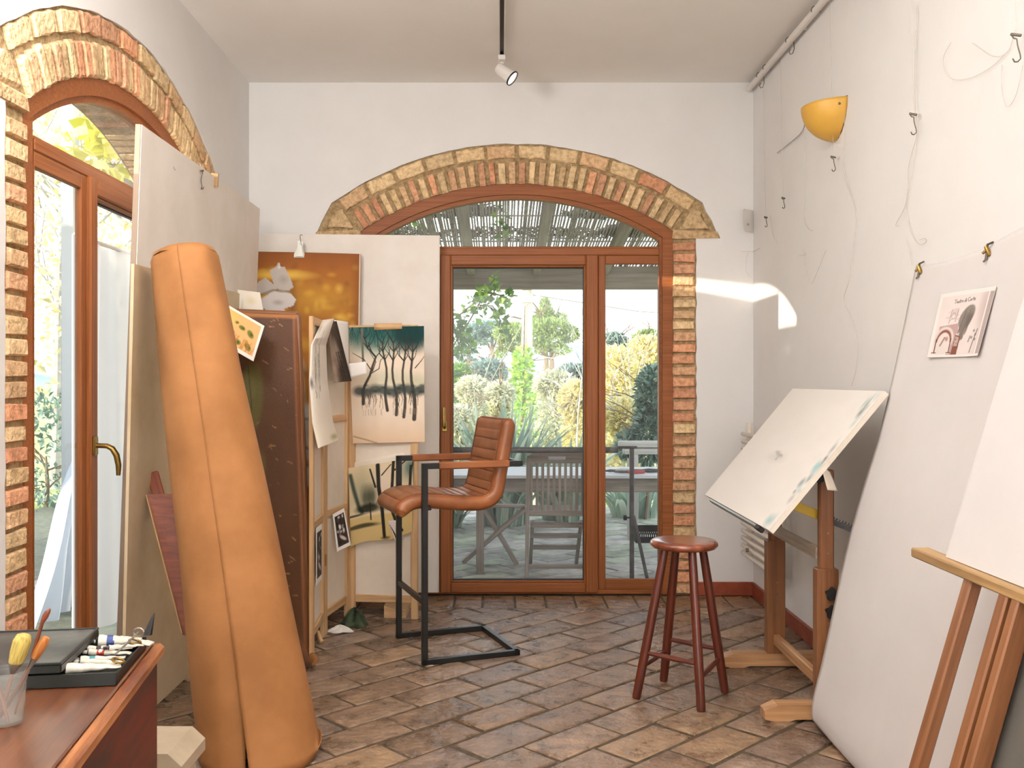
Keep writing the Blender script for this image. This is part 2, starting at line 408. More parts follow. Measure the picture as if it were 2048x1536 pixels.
def wall_with_door(name, mp, u0, u1, label):
    mb = MB(); o = outer_outline()
    poly = [(u1, 0), (u1, ZC + .25), (u0, ZC + .25), (u0, 0)] + list(reversed(o))
    mb.prism(poly, mp, 0, .35)
    return struct(mb.build(name, M['plaster']), label, 'wall'), o
W_B, O_B = wall_with_door('wall_back', wb, XL - .36 - XD, XR + .36 - XD, 'white plaster end wall with the wide arched terrace door')
W_L, O_L = wall_with_door('wall_left', wl, YF - YD - .36, YB - YD - .001, 'white plaster side wall with the arched door at left')
def wall_plain(name, mp, u0, u1, label):
    mb = MB(); mb.prism([(u0, 0), (u1, 0), (u1, ZC + .25), (u0, ZC + .25)], mp, 0, .3)
    return struct(mb.build(name, M['plaster']), label, 'wall')
wall_plain('wall_right', wr, YF - .3, YB - .001, 'white plaster wall hung with nylon lines and wire hooks')
mb = MB()                                            # wall behind the viewer with a wide window
mb.prism([(XL, 0), (XL, ZC), (XR, ZC), (XR, 0), (1.2, 0), (1.2, 2.7), (-1.2, 2.7), (-1.2, .55), (1.199, .55), (1.199, 0)], wf, 0, .3)
struct(mb.build('wall_front', M['plaster']), 'white plaster wall with a wide window, behind the viewer', 'wall')
w = bpy.data.objects.new('window_1', None); COL.objects.link(w); w.location = (0, YF - .1, 0); struct(w, 'wide wooden window facing the terrace door', 'window')
mb = MB()
for a in (-1.17, 0, 1.17): mb.box((a - .035, YF - .14, .55), (a + .035, YF - .07, 2.7))
for z in (.585, 2.665): mb.box((-1.135, YF - .135, z - .035), (1.135, YF - .075, z + .035))
mb.build('window_frame', M['frame'], w)
mb = MB(); mb.box((-1.135, YF - .108, .62), (1.135, YF - .102, 2.63), 0); mb.build('pane', M['glass'], w)
mb = MB(); mb.box((XL - .36, YF - .35, ZC), (XR + .36, YB + .36, ZC + .25), 0)
struct(mb.build('ceiling', M['ceiling']), 'plain cream plaster ceiling', 'ceiling')

# floor: cotto tiles in running bond at 44 degrees, one soldier row along the end wall
def clip(poly, axis, val, keep_less):
    out = []
    for i in range(len(poly)):
        p, q = poly[i], poly[(i + 1) % len(poly)]
        a = (p[axis] <= val) == keep_less or p[axis] == val; b = (q[axis] <= val) == keep_less or q[axis] == val
        if a: out.append(p)
        if a != b:
            t = (val - p[axis]) / (q[axis] - p[axis]); out.append((p[0] + (q[0] - p[0]) * t, p[1] + (q[1] - p[1]) * t))
    return out
def tile_prism(mb, poly, z, h, c, ch=.009):
    if len(poly) < 3: return
    cx = sum(p[0] for p in poly) / len(poly); cy = sum(p[1] for p in poly) / len(poly)
    tx, ty = RND.uniform(-.012, .012), RND.uniform(-.012, .012)
    def ring(ins, zz, tilt):
        o = []
        for x, y in poly:
            dx, dy = x - cx, y - cy; L = math.hypot(dx, dy) + 1e-9; k = max(0, 1 - ins / L)
            o.append(V((cx + dx * k, cy + dy * k, zz + (dx * tx + dy * ty if tilt else 0))))
        return o
    mb.rings([ring(0, z - .02, 0), ring(0, z + h - .006, 1), ring(ch * .6, z + h - .0022, 1), ring(ch * 1.3, z + h - .0007, 1), ring(ch * 2.4, z + h, 1)], cap0=False, c=c)
def bond(mb, x0, x1, y0, y1, z, L, W, ang, uA, vA, pal, h=.006, gap=.016, var=.02):
    cu, su = math.cos(ang), math.sin(ang); n = int(9 / W)
    for r in range(-n, n):
        v1 = vA + r * W
        for k in range(-40, 40):
            u0 = uA + k * L + (L / 2 if r % 2 else 0)
            a, b, c_, d = u0 + gap / 2, u0 + L - gap / 2, v1 - W + gap / 2, v1 - gap / 2
            e = lambda: RND.uniform(-.004, .004)
            q = [(u * cu + v_ * su + e(), u * su - v_ * cu + e()) for u, v_ in ((a, c_), (b, c_), (b, d), (a, d))]
            mx = sum(p[0] for p in q) / 4; my = sum(p[1] for p in q) / 4
            if mx < x0 - .3 or mx > x1 + .3 or my < y0 - .3 or my > y1 + .3: continue
            for ax, val, less in ((0, x0, False), (0, x1, True), (1, y0, False), (1, y1, True)):
                q = clip(q, ax, val, less)
                if len(q) < 3: break
            if len(q) < 3: continue
            col = RND.choice(pal); s = 1 + RND.uniform(-.16, .16)
            tile_prism(mb, q, z + RND.uniform(-.003, .0015), h, tuple(x * s for x in col))
TILES = [lin(136, 112, 92), lin(144, 120, 100), lin(128, 104, 84), lin(142, 122, 106), lin(148, 122, 96), lin(130, 110, 96)]
mb = MB(); mb.box((XL - .3, YF - .3, -.12), (XR + .3, YB + .34, -.004), 0)
slab = struct(mb.build('floor', M['grout']), 'cotto tile floor laid in diagonal running bond', 'floor')
mb = MB()
bond(mb, XL + .002, XR - .002, YF, 5.60, -.006, .362, .195, math.radians(44), 2.476, -2.652, TILES, h=.009)
x = XL
while x < XR:
    wd = RND.uniform(.17, .2)
    tile_prism(mb, [(x + .006, 5.612), (min(x + wd - .006, XR), 5.612), (min(x + wd - .006, XR), 5.925), (x + .006, 5.925)], -.006, .007, tuple(q * f_ for f_ in [RND.uniform(.9, 1.15)] for q in lin(132, 104, 76)))
    x += wd
mb.build('tiles', M['tile'], slab)

# baseboards
mb = MB(); mb.box((XD + 1.125, YB - .014, 0), (XR, YB + .01, .085)); mb.box((XL, YB - .014, 0), (XD - 1.125, YB + .01, .085))
struct(mb.build('baseboard_back', M['base']), 'terracotta skirting along the end wall', 'baseboard')
mb = MB(); mb.box((XR - .014, YF, 0), (XR + .01, YB - .016, .085))
struct(mb.build('baseboard_right', M['base']), 'terracotta skirting along the hook wall', 'baseboard')

# brick surrounds
REDS = [lin(216, 158, 122), lin(222, 166, 130), lin(206, 150, 118), lin(214, 170, 134), lin(204, 156, 124)]
TANS = [lin(220, 192, 150), lin(226, 198, 156), lin(214, 184, 142), lin(216, 180, 140), lin(208, 174, 136)]
def surround(name, mp, o, label, tan):
    mb = MB()
    poly = o + [(-x, z) for x, z in inner_outline[::1]]
    poly = list(o) + list(reversed(inner_outline))
    mb.prism(poly, mp, .016, .34)
    root = struct(mb.build(name, M['mortar'], sharp=20), label, 'brick surround')
    mb = MB()
    def pick(t):
        k = RND.uniform(.84, 1.12); return tuple(q * k for q in (RND.choice(TANS) if RND.random() < t else RND.choice(REDS)))
    for s in (-1, 1):
        z = .012
        while z < 2.2:
            hh = RND.uniform(.050, .058); a, b = .979 + RND.uniform(-.004, .004), 1.115 + RND.uniform(-.008, .004)
            t = .15 + tan * .5 if z < 1.55 else .55 + tan * .3
            q = [(s * a, z), (s * b, z + RND.uniform(-.004, .004)), (s * b, z + hh), (s * a, z + hh + RND.uniform(-.004, .004))]
            mb.chip(q if s > 0 else q[::-1], mp, RND.uniform(-.008, .001), .33, .008, pick(t)); z += hh + .017
        q = [(s * .975, 2.232), (s * 1.27, 2.228), (s * 1.26, 2.272), (s * .98, 2.285)]
        mb.chip(q if s > 0 else q[::-1], mp, -.006, .3, .008, lin(196, 166, 128), .006)
        q = [(s * 1.02, 2.296), (s * 1.20, 2.29), (s * 1.15, 2.395), (s * 1.09, 2.41)]
        mb.chip(q if s > 0 else q[::-1], mp, .004, .3, .012, lin(200, 172, 134), .012)
    n = 34
    for i in range(n):
        a0 = -33.6 + 67.2 * i / n; da = 67.2 / n
        t0, t1 = math.radians(a0 + da * .17 + RND.uniform(-.08, .08)), math.radians(a0 + da * .83 + RND.uniform(-.08, .08))
        r0, r1 = 1.748 + RND.uniform(-.003, .004), 1.884 + RND.uniform(-.008, .006)
        q = [(r0 * math.sin(t0), ZA + r0 * math.cos(t0)), (r0 * math.sin(t1), ZA + r0 * math.cos(t1)), (r1 * math.sin(t1), ZA + r1 * math.cos(t1)), (r1 * math.sin(t0), ZA + r1 * math.cos(t0))]
        mb.chip(q, mp, RND.uniform(-.008, .001), .33, .008, pick(.66))
    n = 12
    for i in range(n):
        a0 = -34.5 + 69 * i / n; da = 69 / n; m = 5
        t0, t1 = math.radians(a0 + .35), math.radians(a0 + da - .35)
        rr = [(1.907 + RND.uniform(-.004, .004), 1.988 + RND.uniform(-.008, .004)) for _ in range(m + 1)]
        pts = [(rr[k][0] * math.sin(t0 + (t1 - t0) * k / m), ZA + rr[k][0] * math.cos(t0 + (t1 - t0) * k / m)) for k in range(m + 1)]
        pts += [(rr[k][1] * math.sin(t0 + (t1 - t0) * k / m), ZA + rr[k][1] * math.cos(t0 + (t1 - t0) * k / m)) for k in range(m, -1, -1)]
        mb.chip(pts, mp, RND.uniform(-.004, .003), .33, .007, pick(.8 if abs(i - 5) > 1 else .3))
    mb.build('bricks', M['brick'], root, sharp=25)
    return root
surround('trim_1', wb, O_B, 'brick arch and jambs around the terrace door', 0)
surround('trim_2', wl, O_L, 'brick arch and jambs around the door at left', .7)

# doors: fixed side lights, a wide leaf in the middle and an arched light above
def mbox(mb, mp, u, d, z, ch=.004):
    e = (u[1] - u[0], z[1] - z[0]); dm = (d[0] + d[1]) / 2; um = (u[0] + u[1]) / 2; zm = (z[0] + z[1]) / 2
    if e[1] >= e[0]: mb.beam(mp(um, dm, z[0]), mp(um, dm, z[1]), e[0], d[1] - d[0], mp(0, 1, 0) - mp(0, 0, 0), ch)
    else: mb.beam(mp(u[0], dm, zm), mp(u[1], dm, zm), d[1] - d[0], e[1], (0, 0, 1), ch)
def rect_ring(mb, mp, u0, u1, z0, z1, wl_, wr_, wb_, wt_, d0, d1, ch=.004):
    mbox(mb, mp, (u0, u0 + wl_), (d0, d1), (z0, z1), ch); mbox(mb, mp, (u1 - wr_, u1), (d0, d1), (z0, z1), ch)
    mbox(mb, mp, (u0 + wl_, u1 - wr_), (d0, d1), (z0, z0 + wb_), ch); mbox(mb, mp, (u0 + wl_, u1 - wr_), (d0, d1), (z1 - wt_, z1), ch)
def arch_outline(hw, r, z0):
    zs = ZA + math.sqrt(r * r - hw * hw); a = math.degrees(math.asin(hw / r))
    return [(hw, z0), (hw, zs)] + arc(r, a, -a, 36)[1:-1] + [(-hw, zs), (-hw, z0)]
def door(name, mp, lever_up, label, root_at):
    root = bpy.data.objects.new(name, None); COL.objects.link(root); root.location = root_at; struct(root, label, 'door')
    mb = MB()
    mb.prism(arch_outline(.978, 1.748, .002) + list(reversed(arch_outline(.912, 1.682, .002))), mp, .016, .10)
    mb.prism(arch_outline(.913, 1.683, .002) + list(reversed(arch_outline(.893, 1.656, .002))), mp, .030, .09)
    mbox(mb, mp, (-.893, .893), (.018, .10), (2.128, 2.172)); mbox(mb, mp, (-.893, .893), (.03, .09), (2.168, 2.186))
    mbox(mb, mp, (-.893, .893), (.018, .11), (.002, .03))
    mb.build('door_frame', M['frame'], root, sharp=25)
    mb = MB(); z = arch_outline(.89, 1.653, 2.18); mb.prism(z, mp, .060, .066); mb.build('arched_pane', M['glass'], root)
    for s in (-1, 1):
        mb = MB(); u0, u1 = (.511, .895) if s > 0 else (-.895, -.483)
        rect_ring(mb, mp, u0, u1, .03, 2.128, .045 if s > 0 else .004, .004 if s > 0 else .047, .067, .056, .02, .046)
        sl = mb.build('side_light', M['frame'], root, sharp=25)
        mb = MB(); mbox(mb, mp, (u0 + .003, u1 - .003), (.030, .036), (.09, 2.08), 0); mb.build('pane', M['glass'], sl)
    mb = MB(); rect_ring(mb, mp, -.481, .509, .012, 2.13, .066, .078, .064, .066, .004, .058, .007)
    rect_ring(mb, mp, -.416, .432, .075, 2.065, .012, .012, .012, .012, .014, .056, .004)
    leaf = mb.build('door_leaf', M['frame'], root, sharp=25)
    mb = MB(); mbox(mb, mp, (-.41, .426), (.045, .051), (.08, 2.06), 0); mb.build('pane', M['glass'], leaf)
    mb = MB(); rect_ring(mb, mp, -.405, .421, .087, 2.053, .006, .006, .006, .006, .040, .058, .001); mb.build('gasket', M['gasket'], leaf)
    mb = MB(); u = -.452
    if lever_up:
        mbox(mb, mp, (u - .016, u + .016), (-.004, .006), (1.025, 1.09), .004)
        mb.tube([mp(u, 0, 1.05), mp(u, -.04, 1.05), mp(u, -.048, 1.062), mp(u - .002, -.05, 1.10), mp(u - .003, -.05, 1.175)], [.009, .009, .011, .011, .009], 10)
    else:
        mbox(mb, mp, (u - .017, u + .017), (-.006, .006), (1.052, 1.124), .004)
        mb.tube([mp(u, 0, 1.09), mp(u, -.045, 1.088), mp(u + .004, -.064, 1.078), mp(u + .012, -.078, 1.05), mp(u + .016, -.084, 1.01), mp(u + .016, -.083, .972)], [.010, .010, .011, .012, .011, .008], 10)
    mb.build('handle', M['brass'], leaf)
    return root
door('door_1', wb, True, 'glazed arched terrace door in red brown wood', (XD, YB, 0))
door('door_2', wl, False, 'glazed arched door behind the boards, vine leaves outside', (XL, YD, 0))
# ------------------------------------------------------------------ left side: leaning boards, roll, canvas, folding screen
def slab_between(mb, tl, tr, br, bl, t, nrm):
    """thick flat board from its four front corners"""
    n = V(nrm).normalized() * t; a = [V(p) for p in (tl, tr, br, bl)]
    mb.rings([[p - n for p in a], a])
# tall white panel standing along the left wall
mb = MB(); slab_between(mb, (-1.417, 3.75, 2.352), (-1.417, 5.585, 2.352), (-1.505, 5.585, .004), (-1.505, 3.75, .004), .022, (1, 0, .03))
pan = thing('leaning_board', 'tall bare white painted panel standing along the left wall in front of the arched door', 'panel', (-1.505, 4.6, 0))
mb.build('board', M['whiteboard'], pan)
mb = MB()
mb.beam((-1.431, 3.748, 2.353), (-1.517, 3.748, .006), .021, .006, (0, 1, 0), .001); mb.build('edge_strip', M['edge'], pan)
mb = MB(); mb.beam((-1.415, 4.70, 2.367), (-1.418, 4.70, 2.30), .012, .035, (1, 0, 0), .001)
tag(mb.build('tape_tab', M['ledgewood']), 'small yellowed tape tab on the top edge of the tall white panel', 'tape')
# old stained panel leaning on it
mb = MB(); slab_between(mb, (-1.376, 3.565, 1.78), (-1.376, 5.0, 1.80), (-1.418, 5.0, .004), (-1.418, 3.565, .004), .012, (1, 0, .03))
op = thing('old_board', 'lower yellowed panel leaning on the tall white panel behind the brown paper roll', 'panel', (-1.40, 4.2, 0))
mb.build('board', M['ageboard'], op)

def s_hook(name, p, s, axis, label, group, line_to=None, r=.0021):
    """bent wire hook; axis = direction along which its ring faces"""
    ax = V(axis).normalized(); up = V((0, 0, 1)); p = V(p)
    t = thing(name, label, 'hook', p, group)
    pts = [(.0, .30), (.10, .36), (.16, .28), (.10, .18), (.0, .14), (-.04, -.10), (-.12, -.45), (-.13, -.62), (-.05, -.74), (.07, -.72), (.14, -.58)]
    mb = MB(); n2 = ax.cross(up)
    q = []
    for i in range(len(pts) - 1):
        for k in range(3):
            f = k / 3; a, b = pts[i], pts[i + 1]; q.append((a[0] + (b[0] - a[0]) * f, a[1] + (b[1] - a[1]) * f))
    q.append(pts[-1])
    mb.tube([p + ax * (a * s) + up * (b * s) + n2 * (.03 * s * math.sin(i * .7)) for i, (a, b) in enumerate(q)], r, 6)
    mb.build('hook_wire', M['wire'], t)
    mb = MB(); mb.tube([p + ax * (-.16 * s) + up * (.24 * s), p + ax * (.2 * s) + up * (.34 * s)], r * 2.2, 7); mb.build('toggle', M['wire'], t)
    if line_to is not None:
        mb = MB(); mb.tube([p + up * (.3 * s), V(line_to)], .0007, 4); mb.build('line', M['nylon'], t)
    return t
s_hook('wire_hook', at(343, 318, 4.13) + V((.01, 0, 0)), .07, (0, 1, 0), 'thin wire hook on the tall white panel, nearer the roll', 'hooks on the tall white panel', at(343, 318, 4.13) + V((0, 0, .05)), .0016)
s_hook('wire_hook', at(400, 352, 4.48) + V((.01, 0, 0)), .085, (0, 1, 0), 'thicker wire hook on the tall white panel beside the yellowed tab', 'hooks on the tall white panel', at(400, 352, 4.48) + V((0, 0, .06)))

# big roll of brown paper
def roll():
    t = thing('paper_roll', 'big tapering roll of brown wrapping paper leaning on the tall white panel', 'roll', (-.86, 3.4, 0))
    top, bot = V((-1.222, 3.66, 1.835)), V((-.862, 3.40, .0))
    ax = (top - bot).normalized(); mb = MB()
    th0 = math.radians(-84); span = 2 * math.pi + .30
    e1 = V((1, 0, 0)); e2 = V((0, 1, 0))
    f1 = (e1 - ax * e1.dot(ax)).normalized(); f2 = ax.cross(f1) * 1
    def fn(u, v):
        k = 1 - v                                      # 0 top .. 1 bottom reversed
        z = v
        c = bot.lerp(top, z)
        r = .212 * (1 - z) + .124 * z
        # seam opens toward the bottom
        open_ = max(0, (.40 - z) / .40) ** 1.6
        th = th0 + u * (span - .42 * open_)
        r2 = r * (1 - .016 * (u - .5)) + .003 * math.sin(3 * th + 5 * z) + .002 * math.sin(7 * th + 13 * z)
        if u < .06: r2 += .004 * open_ * (1 - u / .06)
        if u > .94: r2 += -.03 * open_ * ((u - .94) / .06)
        wave = .006 * math.sin(4 * th) if z < .02 else 0
        if z < .2:
            a, b = e1, e2
        m = min(1, z / .25)
        a = (e1 * (1 - m) + f1 * m).normalized(); b = (e2 * (1 - m) + f2 * m).normalized()
        p = c + a * (r2 * math.cos(th)) + b * (r2 * math.sin(th))
        if v == 0: p.z = max(.002, .004 + wave + (.05 * max(0, math.cos(th - .4)) ** 6))
        if v > .985: p += (c - p) * (.10 * (v - .985) / .015)
        return p
    mb.grid(fn, 96, 60)
    mb.build('wrapped_sheet', M['kraft'], t, sharp=60, thick=.002)
    mb = MB()                                          # folded, crumpled closure at the top
    def cap(u, v):
        th = u * 2 * math.pi; r = .121 * v
        h = .010 * math.sin(5 * th + 6 * v) * v * (1.1 - v) * 3 + .012 * (1 - v) - (.012 if v > .93 else 0)
        return top + f1 * (r * math.cos(th)) + f2 * (r * math.sin(th)) + ax * (h - .006)
    mb.grid(cap, 40, 8); mb.build('folded_end', M['kraft'], t, sharp=50)
roll()
# thin red board and plank beside the roll
mb = MB(); slab_between(mb, at(294, 988, 3.74), at(352, 988, 3.76), at(420, 1290, 3.62), at(366, 1270, 3.62), .012, (.5, -1, .1))
pl = tag(mb.build('thin_board', M['redwood']), 'thin red brown board with a pale edge, tucked beside the paper roll', 'board')
mb = MB(); mb.beam(at(293, 990, 3.73), at(365, 1268, 3.61), .004, .012, (0, -1, 0), .001); mb.build('pale_edge', M['screenwood'], pl, label='pale sawn edge')
mb = MB(); mb.beam(at(305, 945, 3.80), at(372, 1190, 3.70), .044, .018, (0, -1, .3), .003)
tag(mb.build('plank', M['redwood']), 'short red brown plank end sticking out above the thin board by the roll', 'plank')

# brown canvas with an olive leaf, its corners worn
art = Art(90, 260, (78, 47, 24))
art.noise(.10, 10); art.grad(.55, 1, (92, 54, 28), .6, 'x'); art.grad(0, .12, (130, 80, 44), -.0)
art.blob(.30, .26, .19, .12, (82, 74, 30), 1, .3, .2); art.blob(.27, .22, .13, .06, (92, 84, 38), .9, .5)
art.stroke([(.25, .14), (.30, .28), (.24, .40)], .012, (60, 54, 22), .9); art.blob(.36, .50, .12, .10, (84, 72, 32), .9, .35, .3)
for i in range(70): 
    x, y = RND.random(), RND.random(); art.stroke([(x, y), (x + RND.uniform(-.08, .08), y + RND.uniform(-.01, .01))], .006, (176, 128, 84), RND.uniform(.2, .7))
art.stroke([(.965, 0), (.965, 1)], .05, (136, 84, 48), .8, soft=.6); art.stroke([(0, .004), (1, .004)], .04, (170, 112, 62), .9, soft=.5)
cn = thing('canvas', 'dark brown canvas with an olive green leaf, standing behind the paper roll', 'painting', (-1.12, 4.7, 0))
CT = [V((-1.375, 4.80, 1.695)), V((-1.030, 4.80, 1.680)), V((-.932, 4.62, .006)), V((-1.29, 4.62, .006))]
fn = quad(CT)
def bow(u, v):
    p = fn(u, v); e = min(u, 1 - u, v * 4, (1 - v) * 4)
    return p + V((0, .012 * max(0, 1 - e / .05), 0)) + V((0, .004 * math.sin(9 * v + 3 * u), 0))
sheet('painted_face', bow, art, M['canvaspaint'], cn, thick=0)
mb = MB()
for a, b in ((0, 1), (1, 2), (3, 0), (2, 3)): mb.beam(CT[a] + V((0, .024, 0)), CT[b] + V((0, .024, 0)), .026, .03, (0, 1, 0), .008)
mb.build('stretcher_frame', M['easelwood'], cn)

# small print of leaves pinned on the canvas corner
art = Art(70, 56, (238, 226, 214))
art.poly([(.05, .06), (.95, .06), (.95, .90), (.05, .90)], (226, 168, 112)); art.grad(.0, .6, (236, 200, 150), .0)
art.blob(.2, .25, .4, .35, (236, 196, 96), .8, .9)
for x, y, r in ((.30, .42, .08), (.45, .62, .09), (.62, .36, .08), (.80, .40, .10), (.60, .76, .1), (.82, .74, .1), (.33, .76, .08), (.5, .3, .05)):
    art.blob(x, y, r, r * .9, (92, 104, 34), .95, .35, x * 5); art.blob(x + .02, y, r * .4, r * .4, (52, 64, 28), .8, .5)
for i in range(22):
    x = .2 + .7 * RND.random(); art.stroke([(x, .9), (x + RND.uniform(-.1, .1), .6)], .012, (170, 110, 50), .6)
art.poly([(0, 0), (1, 0), (1, .06), (0, .06)], (238, 230, 222)); art.poly([(.95, 0), (1, 0), (1, 1), (.95, 1)], (238, 230, 222)); art.poly([(0, .90), (1, .90), (1, 1), (0, 1)], (238, 230, 222))
PC = [at(432, 596, 4.60), at(529, 652, 4.60), at(507, 723, 4.53), at(420, 668, 4.53)]
fq = quad(PC)
o = sheet('leaf_print', lambda u, v: fq(u, v) + V((0, -.035 * math.sin(math.pi * u) * v, 0)), art, M['print'])
tag(o, 'small ochre print of green leaves pinned at the corner of the brown canvas', 'print')
art = Art(40, 34, (232, 222, 208)); art.blob(.55, .5, .3, .3, (206, 188, 128), .6, .9); art.stroke([(.02, 0), (.02, 1)], .012, (196, 182, 166))
o = sheet('stained_note', quad([at(474, 579, 5.1), at(520, 585, 5.1), at(527, 622, 5.08), at(476, 618, 5.08)]), art, M['print'])
tag(o, 'small white sheet with a yellow stain above the brown canvas edge', 'paper')

# big white board in front of the terrace door, ochre painting clipped on it
bd = thing('board', 'big white board standing across the left third of the terrace door', 'board', (-.93, 5.84, 0))
mb = MB(); slab_between(mb, at(500, 467, 5.86), at(878, 471, 5.86), at(876, 1185, 5.82), at(500, 1185, 5.82), -.016, (0, 1, 0)); mb.build('panel_face', M['whiteboard'], bd)
mb = MB(); mb.beam(at(879, 471, 5.853), at(877, 1184, 5.813), .004, .018, (0, 1, 0), .001); mb.build('edge_strip', M['paper'], bd)
art = Art(120, 300, (160, 96, 44))
art.noise(.16, 7)
art.grad(.03, .12, (172, 116, 48), .6)
for i in range(90):
    x, y = .08 + .9 * RND.random(), .035 + .28 * RND.random()
    art.blob(x, y, RND.uniform(.03, .085), RND.uniform(.010, .022), RND.choice([(222, 178, 80), (206, 156, 62), (140, 88, 42)]), RND.uniform(.3, .8), .9)
art.blob(.25, .075, .4, .022, (232, 188, 84), .9, .7); art.blob(.6, .15, .4, .07, (204, 154, 58), .6, .9); art.blob(.1, .15, .3, .05, (216, 166, 66), .8, .9)
art.grad(.9, 1.0, (120, 70, 36), .7, 'x'); art.grad(.06, -.01, (132, 78, 42), .9)
art.blob(.42, .30, .3, .03, (216, 166, 66), .6, .9)
art.blob(.375, .165, .06, .085, (126, 84, 46), .85, .8); art.blob(.37, .27, .07, .03, (112, 72, 40), .8, .8)
W1, W2, SH = (224, 216, 212), (198, 188, 180), (140, 122, 100)
art.poly([(.02, .115), (.06, .098), (.12, .085), (.18, .10), (.24, .118), (.20, .132), (.10, .14), (.04, .13)], W2)
art.poly([(.16, .062), (.22, .048), (.25, .032), (.265, .05), (.30, .048), (.36, .09), (.385, .115), (.34, .125), (.26, .128), (.20, .105)], W2); art.poly([(.25, .035), (.262, .052), (.235, .058)], W1)
art.poly([(.05, .172), (.10, .15), (.20, .128), (.30, .126), (.36, .135), (.41, .155), (.38, .175), (.30, .185), (.31, .205), (.24, .215), (.14, .205), (.12, .185), (.07, .185)], W1)
art.poly([(.08, .20), (.16, .19), (.30, .205), (.33, .235), (.20, .236), (.10, .22)], W1); art.poly([(.30, .205), (.36, .222), (.39, .23), (.35, .236), (.29, .22)], W1)
art.blob(.24, .165, .07, .012, SH, .5, .9); art.blob(.29, .09, .06, .02, SH, .4, .9); art.stroke([(.05, .145), (.2, .125), (.34, .13)], .012, SH, .8)
for i in range(14):
    y = .30 + .5 * i / 14; art.stroke([(.25 + .2 * RND.random(), y), (.45 + .2 * RND.random(), y + .08)], .05, RND.choice([(198, 150, 64), (150, 118, 66), (176, 168, 150), (120, 84, 48)]), .7, soft=.9)
for i in range(8):
    y = .50 + .3 * RND.random(); art.blob(.45 + .2 * RND.random(), y, .16, .04, (196, 194, 194), .8, .5, RND.random())
    art.stroke([(.3, y), (.6, y + .05 * RND.uniform(-1, 1))], .02, (96, 96, 92), .6, soft=.8)
art.poly([(.985, 0), (1, 0), (1, 1), (.985, 1)], (234, 222, 204))
fq = quad([at(505, 503, 5.80), at(722, 508, 5.80), at(712, 1120, 5.76), at(505, 1120, 5.76)])
o = sheet('ochre_painting', lambda u, v: fq(u, v) + V((0, -.012 * math.sin(3 * u + 2 * v), 0)), art, M['print'])
tag(o, 'ochre painting of crumpled white cloth clipped to the big white board', 'painting')
cl = thing('bulldog_clip', 'steel bulldog clip holding the ochre painting on the big white board', 'clip', at(598, 500, 5.79))
Yc = 5.785
mb = MB(); mb.prism([(588, 515), (608, 515), (609, 508), (606, 500), (606, 483), (596, 481), (594, 498), (588, 507)], lambda u, d, z: at(u, z, Yc + d), 0, .006)
mb.prism([(590, 513), (607, 513), (604, 500), (604, 490), (598, 490), (596, 500)], lambda u, d, z: at(u, z, Yc + d), -.012, -.006)
mb.build('jaw', M['steel'], cl)
mb = MB(); mb.tube([at(601, 487, Yc - .014), at(601, 487, Yc + .004)], .006, 14); mb.build('rivet', M['steel'], cl)
mb = MB(); mb.tube([at(605, 471, Yc), at(602, 469, Yc), at(600, 472, Yc), at(601, 480, Yc), at(602, 486, Yc)], .0022, 6); mb.build('hanging_hook', M['wire'], cl)

# folding screen, three panels of pale pine and cloth
scr = thing('folding_screen', 'three panel folding screen of pale pine and cloth hung with watercolours', 'screen', (-.92, 5.0, 0))
def screen_panel(a, b, H=1.655):
    a, b = V(a), V(b); d = (b - a).normalized(); n = V((d.y, -d.x, 0)); p = bpy.data.objects.new('panel', None); COL.objects.link(p); p.parent = scr
    zz = lambda q, z: V((q.x, q.y, z)); w = .040; mb = MB()
    for q in (a + d * w / 2, b - d * w / 2): mb.beam(zz(q, .002), zz(q, H), w, .022, n, .003)
    for z, h in ((H - .02, .04), (1.135, .036), (.632, .036), (.112, .042)): mb.beam(zz(a + d * w, z), zz(b - d * w, z), .018, h, (0, 0, 1), .003)
    mb.build('frame', M['screenwood'], p)
    mb = MB(); off = n * -.004
    slab_between(mb, zz(a + d * w, H - .03) + off, zz(b - d * w, H - .03) + off, zz(b - d * w, .12) + off, zz(a + d * w, .12) + off, .003, n); mb.build('cloth', M['screencloth'], p)
    return n, d
S0, S1, S2, S3 = (-.920, 4.60), (-.935, 4.99), (-.868, 5.385), (-.466, 5.335)
g = .004
screen_panel((*S0, 0), (S1[0], S1[1] - g, 0)); screen_panel((S1[0], S1[1] + g, 0), (S2[0], S2[1] - g, 0)); N3, D3 = screen_panel((S2[0] + g, S2[1], 0), (*S3, 0))
for z in (.4, 1.25):
    mb = MB(); mb.tube([(S1[0] + .012, S1[1], z - .03), (S1[0] + .012, S1[1], z + .03)], .006, 8); mb.build('hinge', M['brass'], scr)
    mb = MB(); mb.tube([(S2[0] + .003, S2[1] - .014, z - .03), (S2[0] + .003, S2[1] - .014, z + .03)], .006, 8)
    mb.build('hinge', M['brass'], scr)

# watercolour of dark trees
art = Art(170, 260, (232, 214, 194)); rs = random.Random(4)
art.grad(.75, 1, (216, 182, 146), .8); art.noise(.03, 12)
art.blob(.35, .12, .5, .2, (128, 158, 140), .8, .8); art.blob(.5, .45, .5, .12, (196, 196, 170), .8, .9); art.blob(.9, .48, .25, .1, (188, 188, 156), .8, .8)
for x in (.05, .2, .34, .45, .6, .72, .85, .95): art.blob(x, .04, .22, .20, (20, 84, 80), .85, .75)
for x in (.78, .92, .7, .86): art.blob(x, .07, .18, .19, (8, 56, 56), .9, .75)
for i in range(60):
    x = rs.random(); art.stroke([(x, 0), (x + rs.uniform(-.08, .08), .08 + rs.random() * .12)], .006, (24, 60, 60), .7, .002)
T = [(.20, .30, .17, .40), (.50, .62, .47, .45), (.62, .66, .58, .3), (.72, .68, .74, .3), (.86, .70, .83, .3)]
